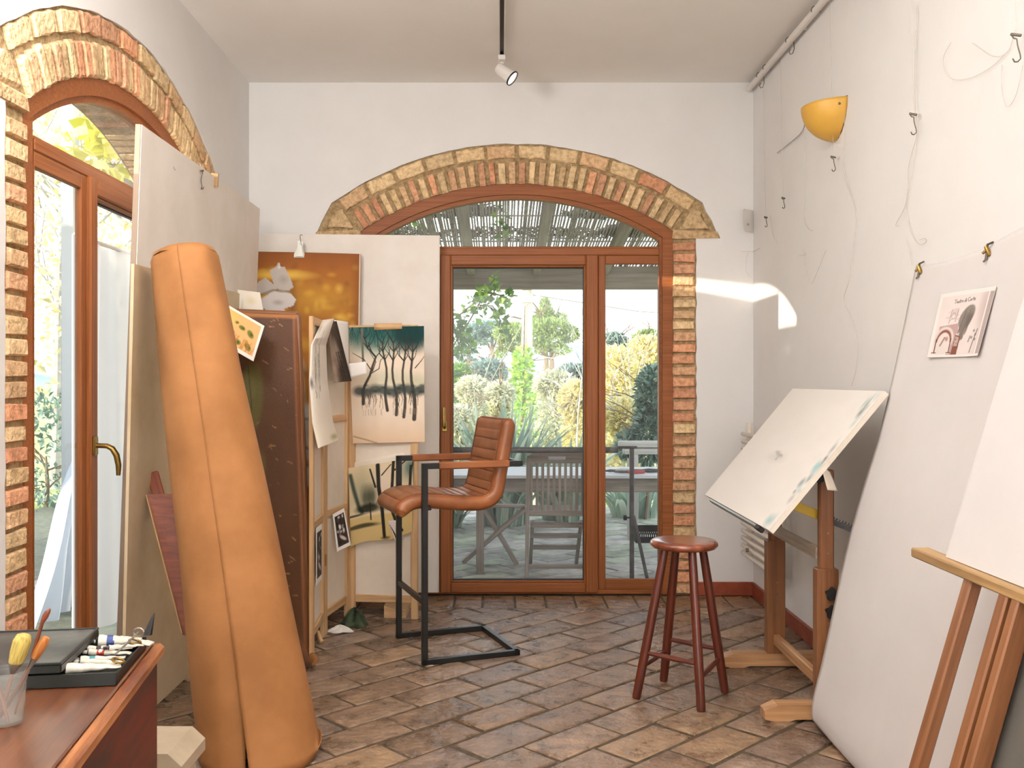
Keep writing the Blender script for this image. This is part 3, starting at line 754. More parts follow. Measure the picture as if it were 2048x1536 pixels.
for xb, yb, xt, wv in T:
    yb = yb + .1
    pts = [(xb + .02 * math.sin(wv * 20 + k * 1.1) * (k > 0) + (xt - xb) * k / 8, yb - (yb - .14) * k / 8) for k in range(9)]
    if xb == .20: pts = [(.17, .66), (.17, .55), (.20, .50), (.27, .42), (.31, .34), (.36, .26), (.25, .18), (.22, .10)]
    art.stroke(pts, .034 if xb > .8 else .026, (70, 60, 50), 1, .012)
    for k in range(9):
        q = pts[-1 - (k % 3)]; sg = 1 if k % 2 else -1
        art.stroke([q, (q[0] + sg * rs.uniform(.03, .07), q[1] - .05), (q[0] + sg * rs.uniform(.06, .14), q[1] - .13)], .010, (44, 48, 44), .95, .003)
art.stroke([(.18, .02), (.185, .30)], .018, (104, 96, 86), 1)
for pts in ([(.29, .40), (.40, .36), (.42, .29), (.50, .24)], [(.31, .38), (.36, .30), (.28, .22)], [(.28, .36), (.20, .28), (.04, .22)], [(.88, .36), (.96, .30), (1, .26)]): art.stroke(pts, .009, (48, 44, 40), 1, .004)
for i in range(9): art.blob(.12 + .11 * i, .55 + .015 * math.sin(i * 2), .13, .062, (52, 62, 60), .9, .6)
for i in range(14): art.blob(rs.uniform(.2, 1), rs.uniform(.50, .58), .05, .015, (36, 44, 42), .7, .8)
for i in range(26):
    x = .15 + .8 * rs.random(); y = .58 + .015 * rs.random(); art.stroke([(x, y), (x + rs.uniform(-.02, .02), y + .04), (x + rs.uniform(-.02, .02), y + .07 + .05 * rs.random())], .007, (74, 64, 54), .9, .003); art.stroke([(x, y + .12), (x, y + .17)], .006, (140, 120, 100), .4)
art.stroke([(.02, .94), (.2, .97), (.35, 1)], .012, (120, 100, 60), .6)
def on3(px, py, off=.02):
    """point on the third screen panel under a photo pixel, lifted by off"""
    a = V((*S2, 0)) + N3 * off; dx = (px - CX) / F
    t = (dx * a.y - a.x) / (D3.x - dx * D3.y); p = a + D3 * t
    return V((p.x, p.y, EYE + (CY - py) * p.y / F))
fq = quad([on3(697, 655), on3(848, 652), on3(849, 884), on3(706, 887)])
wc = sheet('watercolour', lambda u, v: fq(u, v) + N3 * (.010 * math.sin(math.pi * u) + .006 * v * math.cos(3 * u)), art, M['print'])
tag(wc, 'large watercolour of tall dark trees under a teal canopy taped to the screen top', 'watercolour')
mb = MB(); q = quad([on3(748, 647, .036), on3(804, 646, .036), on3(804, 658, .036), on3(748, 660, .036)]); mb.grid(q, 4, 2); mb.build('tape', M['screenwood'], wc, thick=.0006, label='tan tape strip')
# second watercolour: clearing
art = Art(140, 190, (224, 204, 168)); art.noise(.04, 9)
art.blob(.2, .3, .3, .4, (150, 150, 120), .7, .9); art.blob(.95, .12, .2, .25, (70, 104, 98), .9, .8); art.blob(.55, .25, .2, .25, (226, 206, 190), .8, .9)
art.stroke([(.03, .1), (.08, .3), (.16, .55), (.2, .6)], .05, (44, 60, 56), .95, soft=.7)
for x in (.25, .32, .38): art.blob(x, .42, .10, .22, (60, 66, 52), .8, .8)
art.blob(.3, .56, .26, .08, (26, 34, 26), .95, .5); art.blob(.7, .58, .4, .06, (96, 96, 86), .8, .8); art.grad(.64, .68, (206, 178, 116), .9)
art.blob(.18, .78, .38, .04, (40, 40, 28), .9, .5); art.blob(.05, .63, .25, .02, (20, 26, 20), .9, .5)
for pts, w_ in (([(.46, .02), (.47, .3), (.52, .6), (.55, .95)], .040), ([(.70, 0), (.68, .3), (.66, .6), (.74, .8), (.84, .93)], .030), ([(.33, .5), (.34, .72)], .014), ([(.52, .16), (.66, .04)], .014), ([(.72, .12), (.88, .02)], .018), ([(.42, .3), (.34, .06)], .02), ([(.95, .5), (.96, .1)], .03), ([(.95, .2), (1, .05)], .02)): art.stroke(pts, w_, (40, 36, 28), 1, w_ * .8)
art.blob(.57, .97, .1, .03, (50, 50, 20), .8, .6)
fq = quad([on3(697, 936), on3(828, 915), on3(824, 1066), on3(704, 1092)])
o = sheet('clearing_watercolour', lambda u, v: fq(u, v) + N3 * (.006 + .012 * math.sin(2.6 * u + 1.5 * v)) + V((0, 0, .010 * math.sin(7 * u) * v * v)), art, M['print'])
tag(o, 'smaller watercolour of a forest clearing on the screen behind the armchair post', 'watercolour')
o = sheet('kraft_strip', quad([on3(712, 922, .008), on3(805, 905, .008), on3(824, 921, .010), on3(700, 940, .010)]), None, M['screencloth'], res=(10, 3))
tag(o, 'blank cream paper strip showing above the clearing watercolour', 'paper')
art = Art(30, 40, (236, 228, 224)); art.poly([(.0, .1), (.35, .5), (.3, .9)], (60, 44, 38))
fq = quad([on3(776, 1042, .035), on3(800, 1040, .05), on3(802, 1096, .04), on3(795, 1094, .03)])
o = sheet('folded_note', fq, art, M['print']); tag(o, 'small folded white note sticking out beside the clearing watercolour', 'paper')
def bw(label, corners, seed, name):
    art = Art(46, 70, (238, 232, 226)); r = random.Random(seed)
    art.poly([(.12, .1), (.9, .1), (.9, .9), (.12, .9)], (58, 46, 42))
    for i in range(12): art.blob(r.uniform(.25, .8), r.uniform(.15, .6), r.uniform(.05, .16), r.uniform(.03, .09), r.choice([(180, 168, 158), (120, 104, 96), (220, 210, 200)]), .8, .6)
    for i in range(7): x = r.uniform(.15, .85); art.stroke([(x, .1), (x + r.uniform(-.05, .05), .5)], .025, (26, 22, 20), .9)
    art.blob(.55, .72, .3, .06, (206, 186, 176), .9, .5, .5); art.blob(.3, .8, .2, .05, (40, 30, 26), .9, .6)
    for a in ([(0, 0), (1, 0), (1, .1), (0, .1)], [(0, .9), (1, .9), (1, 1), (0, 1)], [(0, 0), (.12, 0), (.12, 1), (0, 1)], [(.9, 0), (1, 0), (1, 1), (.9, 1)]): art.poly(a, (238, 232, 226))
    o = sheet(name, quad(corners), art, M['print'], thick=.0018); return tag(o, label, 'photograph')
bw('black and white photograph tilted on the screen beside the clearing watercolour', [at(665, 1029, 5.10), at(688, 1016, 5.16), at(702, 1090, 5.15), at(674, 1104, 5.09)], 3, 'photograph')
XP = S0[0] + .016
bw('narrow black and white photograph low on the nearest screen panel', [V((XP, 4.645, .62)), V((XP - .006, 4.83, .615)), V((XP - .006, 4.83, .335)), V((XP, 4.645, .34))], 8, 'photograph')
# curled papers pinned to the middle panel top
art = Art(60, 150, (236, 226, 214)); r = random.Random(2); art.grad(.6, .9, (234, 222, 196), .5); art.blob(.85, .95, .25, .04, (150, 140, 70), .8, .9)
for i in range(14):
    x = .1 + .45 * r.random(); art.stroke([(x, .05 + .3 * r.random()), (x + .05, .40 + .1 * r.random()), (x + .03, .55 + .08 * r.random())], .012, (90, 84, 78), .7, .004)
art.blob(.12, .52, .14, .06, (60, 58, 56), .8, .8)
prof = [(0, 645, 668, 640, 637), (.22, 622, 652, 690, 690), (.5, 618, 655, 760, 765), (.8, 624, 666, 845, 842), (1, 636, 677, 897, 881)]
def curl(u, v):
    for a, b in zip(prof, prof[1:]):
        if v <= b[0] + 1e-9:
            t = (v - a[0]) / (b[0] - a[0]); q = [a[i] + (b[i] - a[i]) * t for i in range(5)]; break
    k = min(1, v / .16) if v < .5 else 1
    yl, yr = 4.93 - .385 * k, 5.0 - .10 * k
    return at(q[1] + (q[2] - q[1]) * u, q[3] + (q[4] - q[3]) * u, yl + (yr - yl) * u ** 1.6 - .02 * math.sin(math.pi * u))
o = sheet('curled_drawing', curl, art, M['print']); tag(o, 'long curled white drawing with grey strokes hanging from the screen top', 'drawing')
art = Art(50, 90, (150, 130, 112)); art.grad(.2, .5, (60, 46, 38), .9, 'x'); art.blob(.55, .5, .25, .3, (150, 132, 118), .9, .7); art.grad(.75, 1, (44, 34, 28), .9, 'x'); art.noise(.2, 8)
for i in range(8): x = .4 + .5 * r.random(); art.stroke([(x, .5), (x + .12, 1)], .02, (30, 24, 20), .8)
fq = quad([at(652, 652, 4.98), at(673, 642, 5.06), at(703, 762, 5.14), at(668, 766, 5.0)])
o = sheet('dark_drawing', lambda u, v: fq(u, v) + V((.0, -.05 * math.sin(math.pi * u), 0)), art, M['print']); tag(o, 'dark brown drawing curled behind the long white drawing', 'drawing')
fq = quad([at(668, 640, 5.06), at(697, 644, 5.18), at(699, 742, 5.2), at(690, 715, 5.12)])
o = sheet('white_sheet', lambda u, v: fq(u, v) + V((0, -.02 * math.sin(math.pi * u), 0)), None, M['paper'], res=(12, 16)); tag(o, 'pointed white paper hanging right of the dark curled drawing', 'paper')
o = sheet('white_card', quad([at(697, 727, 5.16), at(733, 723, 5.18), at(734, 747, 5.18), at(701, 756, 5.16)]), None, M['paper'], res=(8, 6)); tag(o, 'small blank white card pinned on the left edge of the tall tree watercolour', 'card')
# things on the floor by the screen
def rag(name, c, size, m, label, cat, seed):
    mb = MB(); c = V(c); rr = random.Random(seed); ph = [rr.uniform(0, 6) for _ in range(6)]
    def fn(u, v):
        th = u * 2 * math.pi; k = .35 + .65 * abs(math.sin(2.5 * th + ph[0])) * .5 + .3 * math.sin(3 * th + ph[1]) * .4 + .25
        r_ = (v ** .8) * k
        z = (1 - v) ** .7 * (.7 + .3 * math.sin(5 * th + ph[2] + 4 * v)) + .05 * math.sin(9 * th + ph[3]) * v * (1 - v) * 3
        return c + V((size[0] * r_ * math.cos(th), size[1] * r_ * math.sin(th), .003 + size[2] * max(0, z)))
    mb.grid(fn, 48, 10); o = mb.build(name, m, None, sharp=40, thick=.002); return tag(o, label, cat)
rag('rag', (-.945, 4.43, 0), (.07, .09, .14), M['rag'], 'crumpled brown rag on the floor between roll and folding screen', 'rag', 1)
rag('green_rag', (-.80, 5.20, 0), (.09, .07, .10), M['ragg'], 'dark green crumpled rag under the middle screen panel', 'rag', 5)
rag('paper_scrap', (-.86, 5.08, 0), (.08, .06, .035), M['paper'], 'crumpled white paper scrap on the floor under the middle screen panel', 'paper', 9)
fq = [at(612, 1322, 4.60), at(632, 1311, 4.60), at(625, 1338, 4.47), at(616, 1345, 4.42)]
f0 = quad(fq); o = sheet('kraft_scrap', lambda u, v: f0(u, v) + V((.02 * math.sin(math.pi * v), 0, .005 + .02 * math.sin(math.pi * u))), None, M['kraft'], res=(10, 10)); tag(o, 'curled scrap of brown paper on the floor at the nearest screen post', 'paper')
mb = MB(); mb.prism([(-.66, .002), (-.535, .002), (-.535, .038), (-.66, .072)], lambda u, d, z: V((u, 5.36 + d, z)), 0, .30); tag(mb.build('wood_wedge', M['screenwood']), 'pale wooden wedge on the floor under the screen by the armchair', 'wedge')
mb = MB(); mb.beam(at(634, 1262, 4.86), at(643, 1285, 4.82) * 1, .02, .02); tag(mb.build('wood_offcut', M['screenwood']), 'short pale stick on the floor under the nearest screen panel', 'stick')
mb = MB(); slab_between(mb, at(575, 1040, 4.98), at(606, 1000, 5.02), at(624, 1281, 4.90), at(606, 1288, 4.86), .012, (.5, -1, 0)); 
mb2 = mb; o = tag(mb2.build('small_canvas', M['ageboard']), 'small bare tan canvas standing between the brown canvas and the screen', 'canvas')
# ------------------------------------------------------------------ leather bar chair
def bar_chair():
    A = V((-.368, 4.459, 0)); ax = V((.938, .346, 0)).normalized(); ay = V((-ax.y, ax.x, 0)); D, W, H, r = .492, .522, .952, .027
    t = thing('bar_chair', 'tan ribbed leather bar armchair on a black cantilever frame', 'chair', A + ax * .25 + ay * .26)
    p = lambda a, s, z: A + ax * a + ay * s + V((0, 0, z))
    q = r / 2; mb = MB()
    for s in (q, W - q):
        mb.beam(p(q, s, .002), p(q, s, H), r, r, ax, .002)
        mb.beam(p(0, s, q + .002), p(D, s, q + .002), r, r, (0, 0, 1), .002)
        mb.beam(p(0, s, H - q), p(.505, s, H - q), r, r, (0, 0, 1), .002)
    mb.beam(p(D - q, 0, q + .002), p(D - q, W, q + .002), r, r, (0, 0, 1), .002)
    mb.beam(p(.505 - q, r, H - q), p(.505 - q, W - r, H - q), r, r, (0, 0, 1), .002)
    mb.build('frame', M['black'], t)
    mb = MB(); mb.beam(p(q, r, .295), p(q, W - r, .295), .02, .026, (0, 0, 1), .002); mb.build('footrest', M['black'], t)
    mb = MB(); mb.beam(p(.035, .02, .738), p(.035, W - .02, .738), .03, .02)
    mb.build('seat_bracket', M['black'], t)
    for s in (q, W - q):
        mb = MB(); mb.beam(p(.082, s, H - q), p(.438, s, H - q), r + .008, r + .008, (0, 0, 1), .006); mb.build('armrest_sleeve', M['leather'], t)
    # padded shell: profile in (along, z), swept across the seat
    prof = [(-.088, .698), (-.074, .736), (-.030, .762), (.03, .768), (.10, .762), (.18, .752), (.27, .745), (.33, .748), (.375, .77), (.398, .81), (.412, .88), (.428, .97), (.446, 1.06), (.462, 1.155)]
    def spl(u):
        x = u * (len(prof) - 1); i = min(int(x), len(prof) - 2); f = x - i
        g = lambda k: prof[max(0, min(len(prof) - 1, k))]
        P0, P1, P2, P3 = g(i - 1), g(i), g(i + 1), g(i + 2)
        return tuple(.5 * (2 * P1[k] + (P2[k] - P0[k]) * f + (2 * P0[k] - 5 * P1[k] + 4 * P2[k] - P3[k]) * f * f + (3 * P1[k] - P0[k] - 3 * P2[k] + P3[k]) * f ** 3) for k in (0, 1))
    n = 240; pts = [spl(i / n) for i in range(n + 1)]; L = [0]
    for a, b in zip(pts, pts[1:]): L.append(L[-1] + math.hypot(b[0] - a[0], b[1] - a[1]))
    m = 26; rings = []
    for i in range(n + 1):
        a, b = pts[max(0, i - 1)], pts[min(n, i + 1)]; tx, tz = b[0] - a[0], b[1] - a[1]; l = math.hypot(tx, tz); tx, tz = tx / l, tz / l
        nx, nz = -tz, tx                                 # toward the sitter
        e = min(L[i], L[-1] - L[i]); rnd = min(1, .25 + (e / .03) ** .5 * .75) if e < .03 else 1
        th = .036 * rnd
        ph = (L[i] / .0525) % 1; dip = -.006 * max(0, 1 - min(ph, 1 - ph) / .09)
        s0, s1 = .045, .475; ring = []
        if e < .03: s0 += .012 * (1 - rnd); s1 -= .012 * (1 - rnd)
        for k in range(m + 1):                           # front face
            f = k / m; s = s0 + (s1 - s0) * f; ed = min(f, 1 - f); flat = max(0, 1 - (1 - min(1, ed / .07)) ** 2) ** .5
            pad = th * (.45 + .55 * flat) + (dip + .003 * math.sin(math.pi * ph) if ed > .09 else 0)
            if abs(ed - .09) < .02: pad -= .003
            ring.append(p(pts[i][0] + nx * pad, s, pts[i][1] + nz * pad))
        for k in range(m, -1, -1):
            f = k / m; s = s0 + (s1 - s0) * f; ed = min(f, 1 - f); flat = max(0, 1 - (1 - min(1, ed / .07)) ** 2) ** .5
            pad = -th * (.45 + .55 * flat) + .001 * math.sin(40 * f + 9 * L[i])
            ring.append(p(pts[i][0] + nx * pad, s, pts[i][1] + nz * pad))
        rings.append(ring)
    k0 = int(n * .60)
    mb = MB(); mb.rings(rings[:k0 + 1]); mb.build('seat', M['leather'], t, sharp=50)
    mb = MB(); mb.rings(rings[k0:]); mb.build('backrest', M['leather'], t, sharp=50)
    mb = MB()
    for s in (.075, .445): mb.tube([p(pts[i][0] - .0, s, pts[i][1] + .0) + (ax * -(pts[min(n, i + 1)][1] - pts[max(0, i - 1)][1]) + V((0, 0, pts[min(n, i + 1)][0] - pts[max(0, i - 1)][0]))).normalized() * .0345 for i in range(4, n - 3, 4)], .0016, 5)
    mb.build('piping', M['leather2'], t)
bar_chair()
# ------------------------------------------------------------------ red wooden stool
def stool():
    c = V((.778, 4.04, 0)); t = thing('stool', 'round red stained wooden stool with four splayed legs', 'stool', c)
    mb = MB(); mb.lathe(c, [(.001, .628), (.105, .628), (.132, .634), (.143, .646), (.142, .656), (.134, .663), (.10, .6645), (.001, .6645)], 48); mb.build('seat', M['stoolseat'], t, sharp=60)
    fl, fb, ff, fr = V((.569, 4.003, 0)), V((.7246, 4.236, 0)), V((.810, 3.842, 0)), V((.9635, 4.087, 0))
    legs = {}
    for k, f in (('l', fl), ('b', fb), ('f', ff), ('r', fr)):
        top = c + (f - V((.767, 4.042, 0))) * .42 + V((0, 0, .632)); legs[k] = (f, top)
        mb = MB(); d = top - f; mb.tube([f + d * a for a in (.004, .02, .3, .7, 1)], [.0165, .0185, .020, .0195, .017], 16); mb.build('leg', M['stoolred'], t)
    for a, b, za, zb in (('l', 'f', .195, .185), ('b', 'r', .20, .19), ('l', 'b', .135, .145), ('f', 'r', .13, .15)):
        P0 = legs[a][0].lerp(legs[a][1], za / .632); P1 = legs[b][0].lerp(legs[b][1], zb / .632)
        mb = MB(); mb.tube([P0, P0.lerp(P1, .5), P1], [.009, .0115, .009], 10); mb.build('stretcher', M['stoolred'], t)
stool()
# ------------------------------------------------------------------ drafting table
def drafting():
    t = thing('drafting_table', 'adjustable wooden drafting table with a tilted white board', 'drafting table', (1.28, 4.12, 0))
    yn, yf, xp = 3.76, 4.46, 1.285
    for y in (yn, yf):
        mb = MB(); prof = [(1.035, .012), (1.07, .004), (1.13, .004), (1.16, .012), (1.42, .012), (1.45, .004), (1.53, .004), (1.56, .012), (1.56, .05), (1.52, .068), (1.085, .068), (1.035, .045)]
        mb.prism(prof, lambda u, d, z: V((u, y + d, z)), -.035, .035); mb.build('foot', M['beech'], t, sharp=20)
        mb = MB(); mb.beam((xp, y, .066), (xp, y, .595 if y == yf else .60), .085, .058, (0, 1, 0), .004); mb.build('post_sleeve', M['easelwood'], t)
        zt = .99 if y == yn else .80
        mb = MB(); mb.beam((xp, y, .55), (xp, y, zt), .058, .034, (0, 1, 0), .006); mb.build('inner_post', M['easelwood'], t)
        for z in (.40, .30, .345, .25, .74, .66):
            mb = MB(); yy = y - (.030 if z < .6 else .018); mb.tube([(xp + .004, yy, z), (xp + .004, yy + .004, z)], .004, 8); mb.build('screw', M['steel'], t)
    for z in (.505, .435):
        mb = MB(); star = []
        for k in range(20):
            a = 2 * math.pi * k / 20; rr = .024 + .0045 * math.cos(5 * a); star.append((xp + .012 + rr * math.sin(a), z + rr * math.cos(a)))
        mb.prism(star, lambda u, d, zz: V((u, yn - .03 + d, zz)), -.022, -.004); mb.tube([(xp + .012, yn - .036, z), (xp + .012, yn - .02, z)], .009, 10); mb.build('star_knob', M['dark'], t, sharp=40)
    mb = MB(); mb.beam((xp, yn + .03, .135), (xp, yf - .03, .135), .03, .05, (0, 0, 1), .004); mb.build('stretcher', M['beech'], t)
    mb = MB(); mb.beam((1.262, yn + .018, .655), (1.262, yf + .03, .655), .02, .05, (0, 0, 1), .003); mb.build('cross_rail', M['greywood'], t)
    # tilted board
    A, B = V((1.012, 0, .776)), V((1.448, 0, 1.302)); d = (B - A).normalized(); n = V((-d.z, 0, d.x))
    y0, y1 = 3.585, 4.715
    art = Art(150, 100, (232, 226, 220)); r = random.Random(6)
    art.noise(.015, 14)
    for i in range(26): art.blob(1 - .02 - abs(r.gauss(0, .02)), r.random(), r.uniform(.01, .03), r.uniform(.02, .08), r.choice([(150, 178, 176), (120, 140, 138), (190, 206, 204), (96, 96, 92)]), r.uniform(.3, .8), .8)
    for i in range(10): art.blob(.50 + r.uniform(-.05, .05), .55 + r.uniform(-.03, .03), r.uniform(.01, .05), .012, (110, 106, 104), .55, .9)
    art.blob(.93, .95, .05, .06, (120, 170, 170), .7, .8); art.blob(.95, .55, .03, .06, (110, 176, 180), .7, .8); art.blob(.5, .56, .14, .06, (196, 192, 188), .5, 1)
    mb = MB(); pt = lambda y, k, h: V((A.x, y, A.z)) + (B - A) * k + n * h
    bb = lambda u, v: V((A.x, y1 + (y0 - y1) * u, A.z)) + (B - A) * (1 - v) + n * .0002
    mb.rings([[pt(y0, 0, -.020), pt(y1, 0, -.020), pt(y1, 1, -.020), pt(y0, 1, -.020)], [pt(y0, 0, -.0005), pt(y1, 0, -.0005), pt(y1, 1, -.0005), pt(y0, 1, -.0005)]])
    bo = mb.build('board', M['offwhite'], t, sharp=20)
    sheet('white_surface', bb, art, M['print'], bo, thick=0)
    for y in (yn, yf):
        mb = MB(); mb.beam(pt(y - .05, .12, -.038), pt(y - .05, .86, -.038), .024, .034, n, .006); mb.build('batten', M['easelwood'], t)
        mb = MB(); mb.tube([pt(y - .045, .58, -.05), pt(y + .03, .58, -.05)], .015, 12); mb.build('pivot', M['dark'], t)
    mb = MB(); mb.beam(pt(y0 + .18, -.012, -.012), pt(y1 - .14, -.012, -.012), .016, .026, n, .004); mb.build('pencil_ledge', M['steel'], t)
    mb = MB(); mb.beam(pt(y0 + .14, -.014, -.018), pt(y0 + .2, -.014, -.018), .02, .03, n, .004); mb.build('ledge_end', M['dark'], t)
    a, b = V((1.165, 3.84, .845)), V((1.47, 3.80, .725)); mid = a.lerp(b, .4)
    mb = MB(); mb.beam(a, mid, .006, .036, (0, 0, 1), .002); mb.build('tilt_strap', M['yellow'], t)
    mb = MB(); nn = 16
    dd = (b - mid) / nn; z2 = V((0, 0, .016))
    mb.beam(mid + V((0, 0, -.006)), b + V((0, 0, -.006)), .006, .022, (0, 0, 1), .001)
    for k in range(nn): mb.beam(mid + dd * (k + .1) + V((0, 0, .010)), mid + dd * (k + .62) + V((0, 0, .010)), .006, .012, (0, 0, 1), .001)
    mb.build('ratchet_bar', M['iron'], t)
    mb = MB(); mb.tube([pt(y0 + .13, .42, -.05), pt(y0 + .09, .42, -.05)], .02, 12); mb.build('clamp_knob', M['dark'], t)
    fq = quad([pt(y0 - .01, .52, -.01), pt(y0 + .03, .62, -.03), V((1.30, 3.62, .87)), V((1.275, 3.60, .86))])
drafting()
o = sheet('cloth_scrap', quad([at(1641, 928, 3.62), at(1660, 944, 3.66), at(1676, 982, 3.66), at(1655, 980, 3.62)]), None, M['screencloth'], res=(6, 8)); tag(o, 'cream rag hanging from the drafting board edge', 'rag')
# ------------------------------------------------------------------ big hanging sheet, its print and clips
SP = [(1.572, 1.772), (1.52, 1.50), (1.445, 1.15), (1.39, .95), (1.335, .74), (1.285, .50), (1.240, .27), (1.212, .14), (1.205, .07), (1.217, .025), (1.26, .012), (1.36, .008), (1.47, .008)]
def sp(v):
    x = v * (len(SP) - 1); i = min(int(x), len(SP) - 2); f = x - i; a, b = SP[i], SP[i + 1]
    g = lambda k: SP[max(0, min(len(SP) - 1, k))]; P0, P1, P2, P3 = g(i - 1), g(i), g(i + 1), g(i + 2)
    return tuple(.5 * (2 * P1[k] + (P2[k] - P0[k]) * f + (2 * P0[k] - 5 * P1[k] + 4 * P2[k] - P3[k]) * f * f + (3 * P1[k] - P0[k] - 3 * P2[k] + P3[k]) * f ** 3) for k in (0, 1))
YS0, YS1 = 3.70, 2.15
def big(u, v):
    x, z = sp(v); y = YS0 + (YS1 - YS0) * u
    k = min(1, v * 1.15)
    if v < .3: z += (-.014 * math.sin(math.pi * min(1, u * 2.1)) + .03 * u + .10 * max(0, u - .35)) * (1 - v / .3)
    x += -.010 * math.sin(5 * u + 1) * k * (v < .85) - .03 * u * k
    y += (.07 if u < .001 else .07 * (1 - u)) * math.sin(math.pi * min(1, v * 1.05)) * 0 + (-.10 * (1 - v) * (1 - u))
    return V((min(x, 1.572), y, max(z, .006)))
bs = sheet('paper_sheet', big, None, M['sheet'], res=(60, 110), thick=.0015)
tag(bs, 'huge white sheet of paper clipped to the right wall and curling onto the floor', 'paper')
# print of a sketched page
art = Art(190, 230, (226, 214, 210)); r = random.Random(12); art.noise(.03, 10)
art.grad(.72, 1, (196, 180, 176), .7, 'x'); art.blob(.9, .25, .14, .5, (178, 158, 154), .6, .9)
art.blob(.60, .40, .13, .20, (128, 118, 110), 1, .15, .35); art.blob(.58, .56, .09, .14, (132, 120, 112), 1, .2); art.blob(.66, .46, .05, .14, (96, 84, 80), .9, .4, .25); art.blob(.56, .70, .06, .06, (116, 104, 98), 1, .3)
for i in range(26): x = .5 + .16 * r.random(); art.stroke([(x + .06, .28 + .1 * r.random()), (x - .02, .6 + .1 * r.random())], .006, (100, 92, 88), .5)
B1, B2 = (128, 72, 66), (92, 50, 48)
art.poly([(.12, .52), (.46, .49), (.50, .62), (.46, .66), (.44, .98), (.34, .98), (.36, .7), (.12, .62)], (176, 142, 138), .9)
art.blob(.25, .72, .19, .20, (214, 204, 198), 1, .12); art.blob(.25, .74, .155, .18, B1, 1, .15); art.blob(.25, .77, .125, .16, (222, 210, 204), 1, .12); art.poly([(.1, .77), (.40, .77), (.40, .95), (.1, .95)], (222, 210, 204))
for s in (.11, .385): art.stroke([(s, .72), (s, .93)], .012, B2, 1); art.stroke([(s - .04, .93), (s + .03, .93)], .012, B2, .9)
art.stroke([(.2, .82), (.26, .70)], .02, (150, 110, 106), .9); art.blob(.3, .72, .04, .05, (160, 118, 112), .9, .6)
art.poly([(.46, .66), (.56, .70), (.545, .98), (.43, .98)], (120, 72, 60)); art.poly([(.47, .68), (.535, .71), (.525, .84), (.455, .84)], (206, 190, 180), .7)
for i in range(40): art.blob(.46 + .07 * r.random(), .69 + .16 * r.random(), .007, .006, (80, 50, 46), .9, .5)
art.stroke([(.30, .28), (.28, .48)], .01, (170, 140, 138), .8); art.stroke([(.42, .28), (.40, .46)], .01, (170, 140, 138), .8); art.blob(.35, .37, .05, .06, (170, 136, 134), .8, .3); art.blob(.35, .37, .036, .045, (228, 218, 214), 1, .3)
for i in range(6): art.stroke([(.30, .27 + .018 * i), (.43, .26 + .018 * i)], .006, (176, 150, 148), .7)
for i in range(12): x, y = .2 + .3 * r.random(), .3 + .2 * r.random(); art.stroke([(x, y), (x + .03, y - .02)], .005, (150, 124, 122), .7)
for x, y in ((.8, .62), (.84, .68), (.78, .72), (.85, .75)): art.blob(x, y, .025, .03, (86, 78, 74), .8, .7)
art.stroke([(.86, .6), (.82, .8), (.80, .94)], .010, (86, 72, 68), .9); art.stroke([(.75, .70), (.73, .78)], .014, (100, 90, 86), .8)
def pen(x, y, s, strokes):
    for st in strokes: art.stroke([(x + s * a, y + s * b) for a, b in st], .0075, (74, 66, 66), .95, soft=.7)
GL = {'T': ([[(0, 0), (.8, -.05)], [(.42, -.02), (.36, 1)]], .75), 'e': ([[(.05, .75), (.4, .62), (.3, .45), (.1, .55), (.08, .85), (.25, 1), (.45, .88)]], .48), 'a': ([[(.4, .5), (.15, .55), (.05, .8), (.18, 1), (.38, .8), (.4, .5), (.42, .95), (.52, .98)]], .54),
      't': ([[(.2, .1), (.18, .95), (.32, .98)], [(0, .4), (.4, .36)]], .4), 'r': ([[(.08, .5), (.1, 1)], [(.1, .65), (.25, .5), (.38, .56)]], .42), 'o': ([[(.25, .5), (.06, .7), (.18, 1), (.4, .85), (.38, .58), (.25, .5)]], .5),
      'd': ([[(.4, .55), (.15, .55), (.05, .8), (.18, 1), (.38, .85)], [(.44, .0), (.42, 1)]], .54), 'i': ([[(.1, .5), (.1, 1)], [(.11, .28), (.13, .31)]], .24), ' ': ([], .3), 'C': ([[(.7, .1), (.4, -.1), (.1, .3), (.1, .8), (.4, 1), (.7, .85)]], .75)}
x = .31
for ch in 'Teatro di Corte':
    st, wd = GL[ch]; pen(x, .125 - .05 * (x - .3), .055, st); x += wd * .055
art.poly([(.93, 0), (1, 0), (1, 1), (.93, 1)], (168, 152, 148)); art.poly([(.905, 0), (.93, 0), (.93, 1), (.905, 1)], (236, 228, 224))
for a in ([(0, 0), (1, 0), (1, .06), (0, .06)], [(0, .965), (1, .965), (1, 1), (0, 1)], [(0, 0), (.06, 0), (.06, 1), (0, 1)]): art.poly(a, (234, 226, 222))
from mathutils.bvhtree import BVHTree
BV = BVHTree.FromPolygons([p.co.copy() for p in bs.data.vertices], [tuple(p.vertices) for p in bs.data.polygons])
def on_sheet(px, py, lift=.004):
    d = at(px, py, 1) - V((0, 0, EYE)); h = BV.ray_cast(V((0, 0, EYE)), d.normalized()); return h[0] - d.normalized() * lift
q4 = [on_sheet(1884, 589), on_sheet(1995, 573), on_sheet(1962, 713), on_sheet(1860, 716)]
fq = quad(q4)
nrm = (q4[1] - q4[0]).cross(q4[3] - q4[0]).normalized(); nrm = -nrm if nrm.x > 0 else nrm
o = sheet('sketch_print', lambda u, v: fq(u, v) + nrm * (.003 + .016 * (u - .5) ** 2 * v * 2), art, M['print'], thick=.0015)
tag(o, 'print of a sketchbook page with a red arch, pinned on the huge white sheet', 'print')
